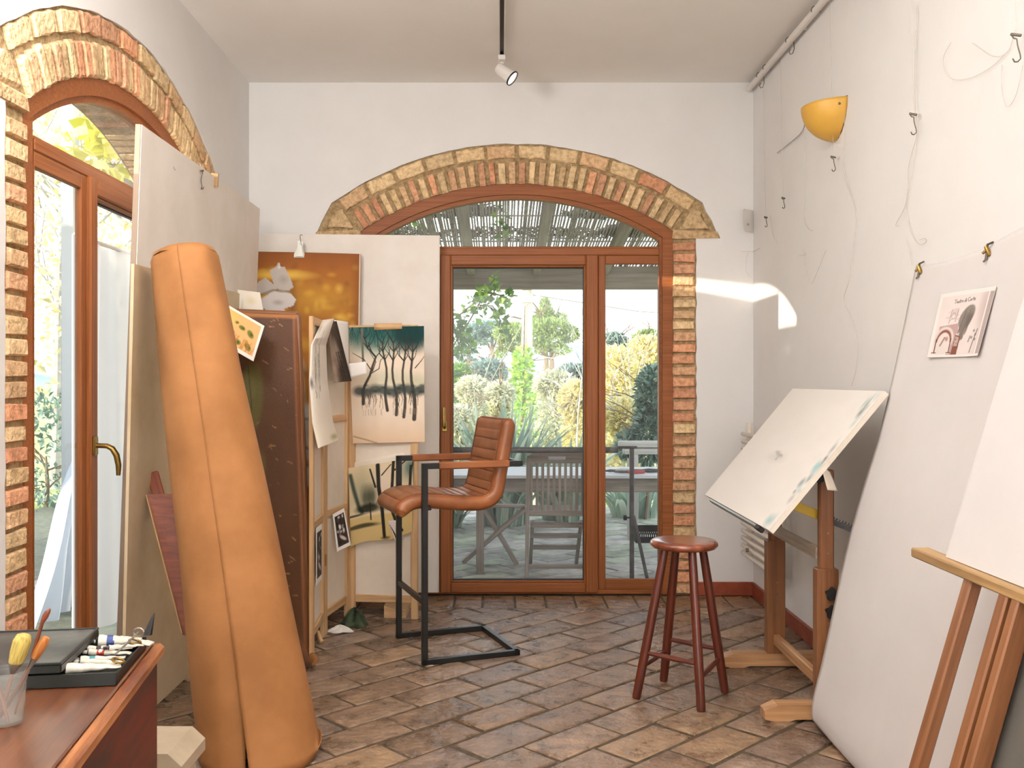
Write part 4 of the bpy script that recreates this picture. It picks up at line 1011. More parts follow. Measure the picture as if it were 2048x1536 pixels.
for px, py, lab in ((1838, 538, 'small brass clip gripping the top left corner of the huge white sheet'), (1974, 503, 'small brass clip gripping the huge white sheet above the sketch print')):
    p = on_sheet(px, py + 10, .012) + V((0, 0, .012)); t = thing('clip', lab, 'clip', p, 'clips on the huge white sheet')
    mb = MB(); mb.beam(p + V((-.004, 0, .022)), p + V((.004, -.012, -.012)), .012, .012, (1, 0, 0), .003); mb.beam(p + V((.0, .004, .01)), p + V((-.010, .010, -.002)), .008, .008, (1, 0, 0), .002); mb.build('jaw', M['brass'], t)
    mb = MB(); mb.tube([p + V((.01, -.02, .032)), p + V((0, -.004, .026)), p + V((0, 0, .0)), p + V((-.004, 0, -.022)), p + V((-.01, .004, -.03))], [.003, .004, .004, .004, .003], 6); mb.build('spring', M['wire'], t)
# ------------------------------------------------------------------ easel at lower right
es = thing('easel', 'wooden easel leaning at the lower right with a worn ledge', 'easel', (1.0, 2.2, 0))
tilt = .285
xe = lambda z: 1.150 - (.88 - z) * tilt
mb = MB(); mb.beam((1.146, 2.60, .872), (1.146, 1.45, .872), .05, .026, (0, 0, 1), .004); mb.build('ledge', M['ledgewood'], es)
for y0, y1, w, nm in ((2.30, 2.31, .040, 'leg'), (1.60, 1.58, .040, 'leg'), (2.125, 2.125, .038, 'mast'), (2.075, 2.075, .030, 'mast')):
    z1 = .858 if nm == 'leg' else 1.55
    if nm == 'mast': z1 = .858
    mb = MB(); mb.beam((xe(.002), y1, .002), (xe(z1), y0, z1), w, .030 if nm == 'leg' else .045, (1, 0, 0), .004); mb.build(nm, M['easelwood'], es)
mb = MB(); mb.beam((xe(.30) + .02, 2.29, .30), (xe(.30) + .02, 1.62, .30), .02, .035); mb.build('cross_bar', M['easelwood'], es)
cv = thing('blank_canvas', 'blank white canvas resting on the easel ledge, cut by the frame', 'canvas', (1.16, 2.0, .887))
mb = MB(); xt = lambda z: 1.145 + (z - .885) * .30
slab_between(mb, (xt(1.75), 2.448, 1.75), (xt(1.75), 1.5, 1.75), (xt(.887), 1.5, .887), (xt(.887), 2.448, .887), .02, (-1, 0, .3)); mb.build('canvas_face', M['sheet'], cv)
dg = thing('grey_panel', 'dark grey panel standing on the floor behind the easel mast', 'panel', (1.05, 1.8, 0))
mb = MB(); xg = lambda z: xe(z) + .034
slab_between(mb, (xg(.855), 2.085, .855), (xg(.855), 1.5, .855), (xg(.004), 1.5, .004), (xg(.004), 2.085, .004), .012, (-1, 0, .28)); mb.build('panel_face', M['darkgrey'], dg)
# ------------------------------------------------------------------ right wall fittings
sc_ = thing('wall_sconce', 'ochre ceramic half bowl uplighter on the right wall', 'wall lamp', (XR, 4.475, 2.60))
mb = MB()
def bowl(u, v):
    a = -math.pi / 2 + math.pi * u; b = math.pi / 2 * v     # a around, b down
    rr = math.cos(b) ** 1.1
    return V((XR - .001 - .155 * rr * math.cos(a), 4.475 + .15 * rr * math.sin(a), 2.637 - .165 * math.sin(b) - .006 * math.cos(a) * (1 - v)))
mb.grid(bowl, 40, 24); mb.build('shade', M['sconce'], sc_, sharp=60, thick=.006)
mb = MB(); mb.prism([(4.475 + .152 * math.cos(k * math.pi / 12) ** 1 * 1.0, 2.640 - .17 * math.sin(k * math.pi / 12)) for k in range(13)], lambda u, d, z: V((XR + .002 - d, u, z)), 0, .007); mb.build('back_plate', M['handle'], sc_)
mb = MB(); mb.tube([bowl(.07, .12) + V((-.004, -.004, 0)), bowl(.07, .12) + V((.006, .006, 0))], .006, 10); mb.build('screw', M['wire'], sc_)
mb = MB(); mb.lathe((XR - .075, 4.475, 2.55), [(.008, 0), (.008, .03), (.022, .045), (.028, .07), (.02, .09), (.001, .096)], 16); mb.build('bulb', M['plastic'], sc_)
rl = thing('picture_rail', 'white tube picture rail running along the top of the right wall', 'rail', (XR - .03, 3, 3.165))
mb = MB(); mb.tube([(XR - .034, YF + .02, 3.158), (XR - .034, YB - .02, 3.158)], .019, 14); mb.build('tube', M['plastic'], rl)
for y in (5.75, 4.9, 4.0, 3.0): mb = MB(); mb.tube([(XR - .034, y, 3.158), (XR + .002, y, 3.158)], .008, 8); mb.build('bracket', M['plastic'], rl)
def rail_hook(y, big_, label):
    c = V((XR - .034, y, 3.158)); t = thing('rail_hook', label, 'hook', c, 'hooks on the picture rail'); mb = MB(); R_ = .0225
    pts = [c + V((R_ * math.cos(a) * -1, 0, R_ * math.sin(a))) for a in [math.radians(q) for q in range(-20, 201, 20)]]
    if big_: pts += [c + V((.024, 0, -.04)), c + V((.016, 0, -.066)), c + V((.003, 0, -.072)), c + V((-.004, 0, -.058)), c + V((.004, 0, -.046))]
    mb.tube(pts, .0022, 6); mb.build('hook_wire', M['wire'], t)
rail_hook(5.66, True, 'long wire hook on the picture rail nearest the room corner'); rail_hook(5.52, False, 'plain ring hook on the picture rail, second from the room corner')
rail_hook(5.08, True, 'long wire hook on the picture rail farther from the corner'); rail_hook(4.66, False, 'ring hook on the picture rail at the top of the picture')
WALLHOOKS = [(1567, 402, 'wire hook on its line below and left of the sconce', .055), (1532, 440, 'wire hook on its line beside the white motion sensor', .055), (1667, 322, 'wire hook on its line just under the sconce', .065),
             (1827, 240, 'wire hook hanging in the middle of the right wall above the sheet', .075), (2033, 85, 'wire hook at the top right edge of the picture', .08)]
for px, py, lab, s in WALLHOOKS:
    Y = (XR - .03) * F / (px - CX); p = at(px, py, Y)
    s_hook('wire_hook', p, s, (-.72, .69, .1), lab, 'wire hooks on the right wall', V((XR - .045, Y + .01, 3.145)), .002)
def wall_line(pts, label, r=.0008, m='nylon', name='nylon_line'):
    q = []
    for px, py in pts:
        Y = (XR - .008) * F / (px - CX); q.append(at(px, py, Y))
    s = []
    for i in range(len(q) - 1):
        for k in range(6):
            f = k / 6; P0, P1, P2, P3 = q[max(0, i - 1)], q[i], q[i + 1], q[min(len(q) - 1, i + 2)]
            w_ = .5 * (2 * P1 + (P2 - P0) * f + (2 * P0 - 5 * P1 + 4 * P2 - P3) * f * f + (3 * P1 - P0 - 3 * P2 + P3) * f ** 3); w_.x = min(w_.x, XR - .003); s.append(w_)
    s.append(q[-1]); mb = MB(); mb.tube(s, r, 5); return tag(mb.build(name, M[m]), label, 'line', 'loose lines on the right wall')
wall_line([(1605, 222), (1605, 262), (1554, 306)], 'bent dark wire left of the sconce', .0016, 'wire')
wall_line([(1834, 10), (1832, 180), (1834, 280), (1826, 340), (1815, 395), (1812, 420), (1822, 465), (1838, 488), (1852, 484), (1850, 477), (1838, 480)], 'nylon line ending in a small loop under the middle hook', .0011)
wall_line([(1831, 60), (1828, 230), (1833, 270), (1818, 330), (1812, 405), (1792, 448), (1797, 452)], 'nylon line ending in a short kink above the sheet', .0011)
wall_line([(1610, 210), (1608, 400), (1609, 440), (1618, 458), (1626, 462)], 'nylon line hanging left of the sconce with a curled end', .001)
wall_line([(1686, 320), (1690, 360), (1705, 400), (1712, 440), (1706, 500), (1698, 560), (1688, 600), (1704, 640), (1716, 690), (1712, 740), (1703, 772)], 'long nylon line curving down behind the drafting board', .0009)
wall_line([(1690, 190), (1688, 320), (1700, 372), (1712, 420)], 'nylon line passing right of the sconce', .0008)
wall_line([(1902, 85), (1886, 120), (1900, 156), (1940, 156), (1985, 132), (2020, 98)], 'looped nylon line at the upper right', .0009)
wall_line([(1945, 86), (1985, 112), (2015, 104), (2030, 60)], 'second looped nylon line at the upper right corner', .0009)
wall_line([(2004, 130), (2004, 180), (2014, 214), (2032, 190), (2046, 130)], 'drooping nylon loop at the right picture edge', .0009)
wall_line([(1541, 432), (1546, 470), (1556, 488)], 'short nylon end beside the motion sensor', .0009)
wall_line([(1608, 505), (1613, 545), (1622, 568), (1634, 545), (1652, 500)], 'U shaped nylon loop in the middle of the right wall', .0008)
wall_line([(1597, 512), (1611, 509), (1606, 500)], 'tiny bent wire above the U shaped loop', .0012)
wall_line([(1812, 475), (1820, 505), (1824, 530)], 'nylon end just above the sheet corner', .001)
# motion sensor in the corner
ms = thing('motion_sensor', 'small white motion sensor in the far right room corner', 'sensor', (1.545, 5.90, 2.34))
mb = MB(); c = V((1.538, 5.897, 2.335)); dx = V((.8, .6, 0)).normalized(); dn = V((-.6, -.8, 0)).normalized()
prof = [(-.012, .07), (.022, .068), (.032, .05), (.036, 0), (.030, -.03), (.012, -.066), (-.012, -.07)]
rr = []
for s, k in ((-.04, .8), (-.034, 1), (.034, 1), (.04, .8)): rr.append([c + dx * s + dn * (a * k) + V((0, 0, b * (1 if k == 1 else .96))) for a, b in prof])
mb.rings(rr); mb.build('housing', M['plastic'], ms, sharp=30)
mb = MB(); mb.tube([c + dn * .034 + V((.01, 0, -.028)), c + dn * .040 + V((.01, 0, -.028))], .007, 12); mb.build('lens', M['steel'], ms)
mb = MB()
mb.tube([(1.50, YB - .003, 2.150), (1.54, YB - .003, 2.150), (XR - .003, YB - .006, 2.150), (XR - .003, YB - .16, 2.150)], .002, 5); mb.tube([(1.545, YB - .004, 2.15), (1.530, YB - .004, 2.09), (1.530, YB - .004, 2.03), (1.56, YB - .004, 1.985)], .002, 5)
tag(mb.build('sensor_cable', M['plastic']), 'thin white cable on the wall under the motion sensor', 'cable')
# radiator
rd = thing('radiator', 'white tubular radiator low on the right wall near the corner', 'radiator', (1.50, 5.45, .28))
mb = MB()
for k in range(18):
    z = .287 + k * .0455
    if k % 6 == 5: continue
    x0 = 1.487
    mb.tube([(x0, 5.845, z), (x0, 5.84, z), (x0, 5.06, z), (x0, 5.055, z)], [.008, .0135, .0135, .008], 10)
mb.build('tubes', M['radiator'], rd, sharp=60)
for y in (5.835, 5.065):
    mb = MB(); yy = y - .05 if y > 5.5 else y + .05; mb.tube([(1.514, yy, .26), (1.514, yy, 1.085)], .017, 12); mb.build('upright', M['radiator'], rd)
mb = MB(); mb.tube([(1.475, 5.66, .3325), (1.458, 5.66, .3325)], .012, 10); mb.build('vent_plug', M['steel'], rd)
for y in (5.75, 5.15): mb = MB(); mb.tube([(1.52, y + (.035 if y > 5.5 else -.035), .9), (XR + .002, y + (.035 if y > 5.5 else -.035), .9)], .008, 8); mb.build('bracket', M['radiator'], rd)
# ceiling track and spotlight
tk = thing('lighting_track', 'long white lighting track along the middle of the ceiling', 'lighting track', (.004, 3, ZC))
mb = MB(); mb.box((-.012, -2.2, ZC - .024), (-.006, 5.46, ZC + .002), .001); mb.box((.016, -2.2, ZC - .024), (.022, 5.46, ZC + .002), .001); mb.box((-.006, -2.2, ZC - .004), (.016, 5.46, ZC + .002), 0); mb.box((-.012, 5.455, ZC - .024), (.022, 5.475, ZC + .002), .001); mb.build('track_channel', M['plastic'], tk)
mb = MB(); mb.box((-.0055, -2.19, ZC - .012), (.0155, 5.45, ZC - .0045), 0); mb.build('conductor_slot', M['dark'], tk)
sl = thing('spotlight', 'white track spotlight at the end of the ceiling track, aimed right', 'spotlight', (.006, 5.42, ZC - .03))
mb = MB(); mb.box((-.016, 5.36, ZC - .05), (.026, 5.46, ZC - .022), .004); mb.tube([(.005, 5.42, ZC - .045), (.005, 5.42, ZC - .085)], .014, 12); mb.build('adapter', M['plastic'], sl)
hd = V((.026, 5.40, ZC - .117)); da = V((.72, -.20, -.62)).normalized()
mb = MB(); mb.lathe(hd, [(.001, -.062), (.026, -.060), (.034, -.045), (.037, .0), (.042, .045), (.044, .052), (.040, .053), (.038, .040)], 28, da, cap1=False); mb.build('lamp_head', M['plastic'], sl)
mb = MB(); mb.lathe(hd, [(.0445, .046), (.0455, .051), (.0445, .0555), (.040, .0545), (.0395, .047)], 28, da, cap0=False, cap1=False); mb.build('bezel', M['dark'], sl)
mb = MB(); mb.lathe(hd, [(.038, .046), (.001, .040)], 28, da, cap0=False); mb.build('lens', M['lampon'], sl)
# ------------------------------------------------------------------ table at lower left with painting things
TT = .75; C0 = V((-.758, 2.143, 0)); ex = V((.144, -.990, 0)); ey = V((-.990, -.144, 0))    # ex toward the viewer along the right edge, ey to the left
tp = lambda a, b, z: C0 + ex * a + ey * b + V((0, 0, z))
tb = thing('table', 'worn dark red mahogany table at the lower left', 'table', tp(.6, .35, 0))
def tslab(mb, a0, a1, b0, b1, z0, z1, ch=.004): mb.beam(tp(a0, (b0 + b1) / 2, (z0 + z1) / 2), tp(a1, (b0 + b1) / 2, (z0 + z1) / 2), b1 - b0, z1 - z0, (0, 0, 1), ch)
mb = MB(); tslab(mb, 0, 1.35, .026, .74, TT - .028, TT, .003); mb.build('top', M['tabletop'], tb)
mb = MB(); tslab(mb, .0, 1.35, 0, .0265, TT - .030, TT + .001, .008); mb.build('edge_moulding', M['tableedge'], tb)
mb = MB(); tslab(mb, .02, 1.33, .014, .032, .10, TT - .028, .003); mb.build('side_panel', M['mahogany'], tb)
mb = MB(); tslab(mb, .010, .035, .016, .72, .10, TT - .028, .003); mb.build('back_panel', M['mahogany'], tb)
for a, b in ((.03, .04), (.03, .70), (1.31, .04), (1.31, .70)):
    mb = MB(); mb.beam(tp(a, b, .001), tp(a, b, TT - .03), .05, .05, ex, .006); mb.build('leg', M['mahogany'], tb)
# japanned paint box, lid slid to the left
pb = thing('paint_box', 'black tin paint box with its scuffed lid pushed to the left', 'box', tp(.22, .2, TT))
bz = TT + .001
b2 = lambda a, b, z: tp(a, b, bz + z)
def bslab(mb, a0, a1, b0, b1, z0, z1, ch=.0015): mb.beam(b2(a0, (b0 + b1) / 2, (z0 + z1) / 2), b2(a1, (b0 + b1) / 2, (z0 + z1) / 2), b1 - b0, z1 - z0, (0, 0, 1), ch)
A0, A1, B0, B1 = .045, .305, .030, .335
mb = MB(); bslab(mb, A0, A1, B0, B1, 0, .004); bslab(mb, A0, A0 + .004, B0, B1, 0, .026); bslab(mb, A1 - .004, A1, B0, B1, 0, .026); bslab(mb, A0, A1, B0, B0 + .004, 0, .022); bslab(mb, A0, A1, B1 - .004, B1, 0, .026); mb.build('tray', M['blackside'], pb)
mb = MB(); bslab(mb, A0 - .002, A1 + .002, .130, B1 + .06, .028, .046, .003); mb.build('lid', M['blackside'], pb)
mb = MB(); bslab(mb, A0 + .004, A1 - .004, .136, B1 + .054, .046, .0475, .0006); mb.build('lid_panel', M['blackbox'], pb, label='scuffed grey lid top')
mb = MB()
for a0, a1, b0, b1 in ((A0 - .002, A0 + .004, .130, B1 + .06), (A1 - .004, A1 + .002, .130, B1 + .06), (A0, A1, .130, .136)): bslab(mb, a0, a1, b0, b1, .045, .0495, .001)
mb.build('lid_rim', M['black'], pb)
for a in (.10, .24):
    mb = MB(); c = b2(a, B0 + .012, .03); mb.tube([c + (ex * math.cos(q) + ey * math.sin(q) * .9) * .013 + V((0, 0, .004 * math.sin(q))) for q in [i * 2 * math.pi / 20 for i in range(21)]], .0022, 6); mb.build('finger_ring', M['brass'], pb)
def tube_(a, b, z, L, w, ang, body, band, capm, label, lift=0):
    w *= .84
    c = b2(a, b, z); d = (ey * math.cos(ang) + ex * math.sin(ang) + V((0, 0, lift))).normalized(); s = d.cross(V((0, 0, 1))).normalized(); up = s.cross(d)
    t = thing('paint_tube', label, 'paint tube', c, 'paint tubes in the box'); mb = MB(); rr = []
    for k in range(12):
        f = k / 11; q = 1 - f; hw = w / 2 * (1 + .15 * (1 - f)); hh = w / 2 * (.12 + .88 * f ** .7)
        p = c - d * (L * (.5 - f)) + up * (.0009 * math.sin(k * 1.9 + ang * 9)); rr.append([p + s * (hw * math.cos(x)) + up * (hh * math.sin(x)) for x in [i * 2 * math.pi / 14 for i in range(14)]])
    mb.rings(rr); mb.build('body', body, t, sharp=50)
    mb = MB(); mb.lathe(c + d * (L / 2), [(w * .44, 0), (w * .26, w * .2), (w * .2, w * .22), (w * .2, w * .3)], 14, d); mb.build('shoulder', M['steel'], t)
    mb = MB(); mb.lathe(c + d * (L / 2 + w * .3), [(w * .3, 0), (w * .32, w * .1), (w * .28, w * .6), (w * .24, w * .62)], 12, d); mb.build('cap', capm, t)
    if band is not None:
        mb = MB(); rr = []
        for f in (.62, .70, .80):
            hw = w / 2 * (1 + .15 * (1 - f)) * 1.03; hh = w / 2 * (.12 + .88 * f ** .7) * 1.05; p = c - d * (L * (.5 - f)); rr.append([p + s * (hw * math.cos(x)) + up * (hh * math.sin(x)) for x in [i * 2 * math.pi / 14 for i in range(14)]])
        mb.rings(rr, False, False); mb.build('label_band', band, t)
tube_(.075, .078, .026, .086, .036, .10, M['tube'], M['tubeblue'], M['capblack'], 'fat white paint tube with a blue mark, at the back of the paint box', .02)
tube_(.070, .046, .020, .07, .03, -.2, M['tube'], None, M['cap'], 'white paint tube folded behind the blue marked one', .05)
tube_(.118, .088, .022, .09, .018, .05, M['tube'], M['capblack'], M['cap'], 'slim white paint tube with a black band near the lid', .02)
tube_(.150, .080, .022, .085, .017, -.10, M['tube'], M['tubered'], M['cap'], 'slim white paint tube with a red band', .03)
tube_(.185, .085, .020, .085, .018, .12, M['tube'], M['tubeteal'], M['cap'], 'slim white paint tube with a teal band', .02)
tube_(.215, .080, .021, .08, .019, -.05, M['tube'], None, M['cap'], 'plain white paint tube in the middle of the paint box', .03)
tube_(.258, .084, .024, .10, .026, .25, M['tube'], None, M['capblack'], 'crumpled white paint tube at the front of the paint box', .06)
tube_(.135, .052, .030, .07, .014, .5, M['tube'], None, M['capblack'], 'small white paint tube lying across the others', .08)
mb = MB(); p = b2(.05, .028, .03); mb.rings([[p + V((-.010, 0, 0)), p + V((.010, .004, 0)), p + V((.008, -.004, 0)), p + V((-.008, -.004, 0))], [p + V((.010, .01, .046)), p + V((.013, .012, .046)), p + V((.013, .010, .046)), p + V((.011, .010, .046))]]); tag(mb.build('palette_knife_tip', M['dark']), 'dark pointed palette knife tip sticking up behind the paint tubes', 'palette knife')
mb = MB(); mb.tube([b2(.215, .055, .035), b2(.12, .03, .055)], .0022, 6); mb.tube([b2(.12, .03, .055) + (V((.011 * math.cos(q), 0, .009 * math.sin(q)))) for q in [i * .6 for i in range(11)]], .002, 6); tag(mb.build('skewer', M['steel']), 'thin steel pin with a ring lying over the paint tubes', 'pin')
# cup with brushes
cc = V((-.852, 1.636, TT + .001)); cu = thing('plastic_cup', 'clear plastic cup of brushes at the left edge of the table', 'cup', cc)
mb = MB(); mb.lathe(cc, [(.001, .001), (.026, .001), (.0275, .006), (.0335, .083), (.0365, .084), (.0365, .092), (.0345, .092), (.0325, .083), (.026, .006), (.001, .004)], 36, cap0=False, cap1=False); mb.build('cup_wall', M['cup'], cu, sharp=40)
def brush(p0, p1, hl, hw, bl, bm_, label, tipw=.4, hm='handle', r=.0042):
    p0, p1 = V(p0), V(p1); d = (p1 - p0).normalized(); t = thing('brush', label, 'brush', p0, 'brushes in the plastic cup')
    mb = MB(); mb.tube([p0, p0.lerp(p1, .5), p1], [r * .6, r, r * .9], 8); mb.build('handle', M[hm], t)
    mb = MB(); mb.tube([p1 - d * .004, p1 + d * .016, p1 + d * .02], [r * 1.1, hw * .42, hw * .42], 12, flat=.75); mb.build('ferrule', M['steel'], t)
    mb = MB(); q = p1 + d * .016; mb.tube([q, q + d * bl * .35, q + d * bl * .75, q + d * bl * .95, q + d * bl], [hw * .42, hw * .5, hw * .52, hw * tipw, hw * tipw * .4], 16, flat=.75); mb.build('bristles', bm_, t, sharp=60)
brush(cc + V((-.012, 0, .008)), cc + V((.010, .004, .088)), 0, .036, .05, M['bristle'], 'wide yellow bristle brush standing in the cup')
brush(cc + V((-.015, .012, .008)), cc + V((.030, .022, .092)), 0, .022, .04, M['bristle2'], 'orange brown bristle brush right of the yellow one')
brush(cc + V((.010, -.012, .006)), cc + V((-.022, .004, .085)), 0, .026, .04, M['bristle'], 'dark yellow brush at the left rim of the cup')
t = thing('wooden_stick', 'long thin brush with a red brown tip leaning out of the cup', 'brush', cc + V((.0, .02, .01)), 'brushes in the plastic cup')
a = cc + V((.004, .022, .008)); b = at(86, 1240, 1.66)
mb = MB(); mb.tube([a, a.lerp(b, .6), b], [.002, .003, .0035], 8); mb.build('handle', M['handle'], t)
d = (b - a).normalized(); mb = MB(); mb.tube([b - d * .004, b + d * .006 + V((.002, 0, 0)), b + d * .014 + V((.004, 0, 0)), b + d * .020 + V((.007, 0, 0))], [.0035, .0052, .0046, .0015], 10); mb.build('tip', M['redwood'], t)
# white painted trestle foot on the floor beside the table
wbn = thing('bench', 'low white painted bench end beside the table leg', 'bench', (-.98, 2.75, 0))
mb = MB(); mb.prism([(-1.30, .165), (-.945, .165), (-.915, .20), (-.915, .235), (-.955, .272), (-1.30, .272)], lambda u, d, z: V((u, 2.72 + d, z)), 0, .22); mb.build('seat', M['bench'], wbn, sharp=20)
for y in (2.76, 2.90):
    for x in (-.96, -1.26): mb = MB(); mb.beam((x, y, .001), (x, y, .168), .045, .045, (0, 1, 0), .004); mb.build('leg', M['bench'], wbn)
# ------------------------------------------------------------------ terrace and garden
mb = MB(); mb.box((-5, YB + .35, -.16), (5, 10.35, -.034), 0)
ter = struct(mb.build('terrace_floor', M['pavegrout']), 'paved terrace outside the door', 'terrace')
mb = MB(); bond(mb, -3.2, 3.2, YB + .36, 10.33, -.034, .34, .185, math.radians(40), .3, .1, [lin(186, 182, 178), lin(196, 192, 188), lin(178, 176, 170), lin(186, 190, 174)], h=.008)
mb.build('pavers', M['paver'], ter)
mb = MB(); n = 40
def gr(u, v):
    x, y = -160 + 320 * u, -30 + 260 * v; return V((x, y, -.14 + .0 * x))
mb.grid(gr, n, n); struct(mb.build('ground', M['lawn']), 'dry lawn and meadow beyond the terrace', 'ground')
mb = MB()
def hills(u, v):
    x = -420 + 840 * u; h = (14 + 7 * math.sin(x * .012 + 1) + 5 * math.sin(x * .031)) * math.sin(math.pi * v) ; return V((x, 520 + 130 * v, -2 + h))
mb.grid(hills, 60, 6); struct(mb.build('hills', M['hill']), 'pale blue hills on the horizon', 'hills')

def cloud(mb, c, rad, n, L, W, pal, rng, shell=.55, up=0.0, droop=0):
    c = V(c)
    for i in range(n):
        while True:
            q = V((rng.uniform(-1, 1), rng.uniform(-1, 1), rng.uniform(-1, 1)))
            if shell <= q.length <= 1: break
        p = c + V((q.x * rad[0], q.y * rad[1], q.z * rad[2]))
        d = (q.normalized() + V((rng.uniform(-1, 1), rng.uniform(-1, 1), rng.uniform(-1, 1) + up)) * .9); nn = V((rng.uniform(-1, 1), rng.uniform(-1, 1), 1))
        s = rng.uniform(.7, 1.25); col = rng.choice(pal); k = rng.uniform(.75, 1.2)
        mb.leaf(p, d, nn, L * s, W * s, tuple(x * k for x in col))
def branches(mb, base, top, r0, n, spread, rng, levels=2):
    base, top = V(base), V(top); mid = base.lerp(top, .5) + V((rng.uniform(-.1, .1), 0, 0)) * (top - base).length * .3
    mb.tube([base, mid, top], [r0, r0 * .8, r0 * .35], 7)
    for i in range(n):
        f = rng.uniform(.35, .95); p = base.lerp(top, f); L = (top - base).length * rng.uniform(.25, .5)
        d = V((rng.uniform(-1, 1) * spread, rng.uniform(-1, 1) * spread, rng.uniform(.2, 1))).normalized(); q = p + d * L
        mb.tube([p, p.lerp(q, .5) + V((0, 0, L * .06)), q], [r0 * .4, r0 * .28, r0 * .1], 5)
        if levels > 1:
            for j in range(3):
                p2 = p.lerp(q, rng.uniform(.3, .9)); q2 = p2 + (d + V((rng.uniform(-1, 1), rng.uniform(-1, 1), rng.uniform(-.3, .8)))).normalized() * L * .5
                mb.tube([p2, q2], [r0 * .18, r0 * .06], 4)
OLIVE = [lin(206, 206, 176), lin(220, 218, 190), lin(190, 194, 164), lin(230, 226, 204)]
PINE = [lin(150, 172, 108), lin(176, 194, 122), lin(128, 152, 98), lin(196, 208, 140)]
PINEB = [lin(140, 164, 156), lin(160, 182, 174), lin(124, 148, 142)]
GOLD = [lin(238, 226, 170), lin(244, 236, 192), lin(226, 210, 150), lin(232, 226, 180)]
IVY = [lin(160, 200, 80), lin(186, 220, 104), lin(126, 170, 66), lin(204, 230, 124)]
BAY = [lin(112, 138, 128), lin(140, 166, 154), lin(92, 118, 108), lin(164, 188, 178)]
FLAX = [lin(170, 190, 174), lin(194, 210, 192), lin(150, 172, 156), lin(210, 220, 200)]
VINE = [lin(120, 160, 84), lin(146, 186, 96), lin(100, 136, 78), lin(170, 204, 106)]
VINEY = [lin(226, 220, 70), lin(240, 236, 130), lin(204, 206, 50), lin(244, 240, 170)]
def plant(name, label, cat, base, blobs, L, W, pal, seed, trunk=None, group=None, tr=.1, nb=6, bark='bark', shell=.5, up=0, spread=1, levels=2):
    rng = random.Random(seed); t = thing(name, label, cat, base, group)
    mb = MB()
    for (c, rad, n) in blobs: cloud(mb, c, rad, n, L, W, pal, rng, shell, up)
    mb.build('foliage', M['leafm'], t)
    mb = MB(); top = trunk if trunk is not None else (base[0], base[1], base[2] + (blobs[0][0][2] - base[2]))
    branches(mb, base, top, tr, nb, spread, rng, levels); mb.build('trunk', M[bark], t)
    return t
G = -.14
def pb_(px, py, Y): p = at(px, py, Y); return (p.x, p.y, p.z)
# umbrella pines and conifer
def pine(name, label, Y, tx, blobs, L, W, pal, seed, top, tr, nb, up=0, spread=1.6):
    k = Y / F; bl = [(pb_(px, py, Y), (rx * k, rx * k * 1.1, rz * k), n) for px, py, rx, rz, n in blobs]
    plant(name, label, 'tree', (pb_(tx, 760, Y)[0], Y, G), bl, L, W, pal, seed, pb_(*top, Y), None, tr, nb, spread=spread, up=up)
pine('umbrella_pine', 'umbrella pine with a flat blue green crown left of the utility pole', 66, 985, [(952, 664, 30, 16, 1300), (985, 656, 34, 13, 1300), (1014, 660, 24, 12, 800), (938, 676, 18, 10, 500), (966, 680, 26, 8, 500)], .26, .10, PINEB, 21, (984, 672), .24, 10)
pine('umbrella_pine', 'green sunlit umbrella pine just left of the utility pole, lower branches ragged', 52, 1026, [(1006, 668, 18, 14, 700), (1030, 662, 20, 16, 900), (1012, 690, 14, 10, 500), (1034, 690, 12, 16, 500), (1002, 706, 9, 6, 160)], .22, .09, PINE, 22, (1026, 690), .18, 8)
pine('conifer', 'tall pointed conifer rising behind the right hand pine', 78, 1094, [(1090, 610, 9, 12, 500), (1091, 628, 17, 13, 800), (1092, 646, 26, 14, 1000), (1122, 634, 10, 6, 250), (1070, 640, 9, 6, 200)], .30, .10, PINE, 23, (1090, 604), .25, 8, .6)
pine('umbrella_pine', 'broad rounded pine right of the utility pole', 60, 1100, [(1085, 656, 26, 16, 1100), (1112, 654, 28, 16, 1100), (1138, 668, 18, 14, 700), (1076, 676, 20, 16, 800), (1104, 680, 28, 12, 700), (1122, 700, 20, 6, 350), (1084, 700, 12, 6, 200)], .25, .10, PINE, 24, (1102, 690), .26, 10)
pine('small_pine', 'small dark pine at the left edge of the door glass', 46, 938, [(938, 700, 14, 5, 300), (930, 716, 13, 5, 260), (946, 724, 11, 4, 200), (925, 742, 14, 12, 420)], .18, .08, PINEB, 25, (938, 698), .1, 6)
# shrubs across the middle distance
SH = [(915, 752, 26, 26, 20, VINE, 'yellow green shrub at the far left of the door glass'), (975, 748, 34, 36, 26, PINEB, 'dark blue green hedge bush under the pines'), (945, 780, 20, 30, 22, OLIVE, 'pale olive bush left of the ivy pole'),
      (1000, 790, 18, 26, 22, OLIVE, 'pale olive bush right beside the ivy pole'), (1110, 770, 22, 40, 24, OLIVE, 'grey olive bush right of the pole below the big pine'), (1148, 748, 30, 34, 14, PINEB, 'low dark hedge at the right of the door glass'),
      (1150, 800, 13, 30, 34, GOLD, 'golden bush behind the door leaf stile'), (1230, 745, 17, 44, 50, GOLD, 'tall golden bush in the narrow side light'), (1290, 720, 22, 42, 46, GOLD, 'golden green bush behind the glossy shrub'),
      (1228, 690, 30, 24, 20, PINEB, 'distant dark tree clump in the narrow side light'), (1300, 690, 26, 36, 26, PINE, 'distant green tree clump at the right of the side light'), (1250, 835, 11, 40, 36, GOLD, 'yellow leaved bush behind the terrace table'), (920, 840, 13, 30, 24, OLIVE, 'pale shrub behind the flax leaves at left')]
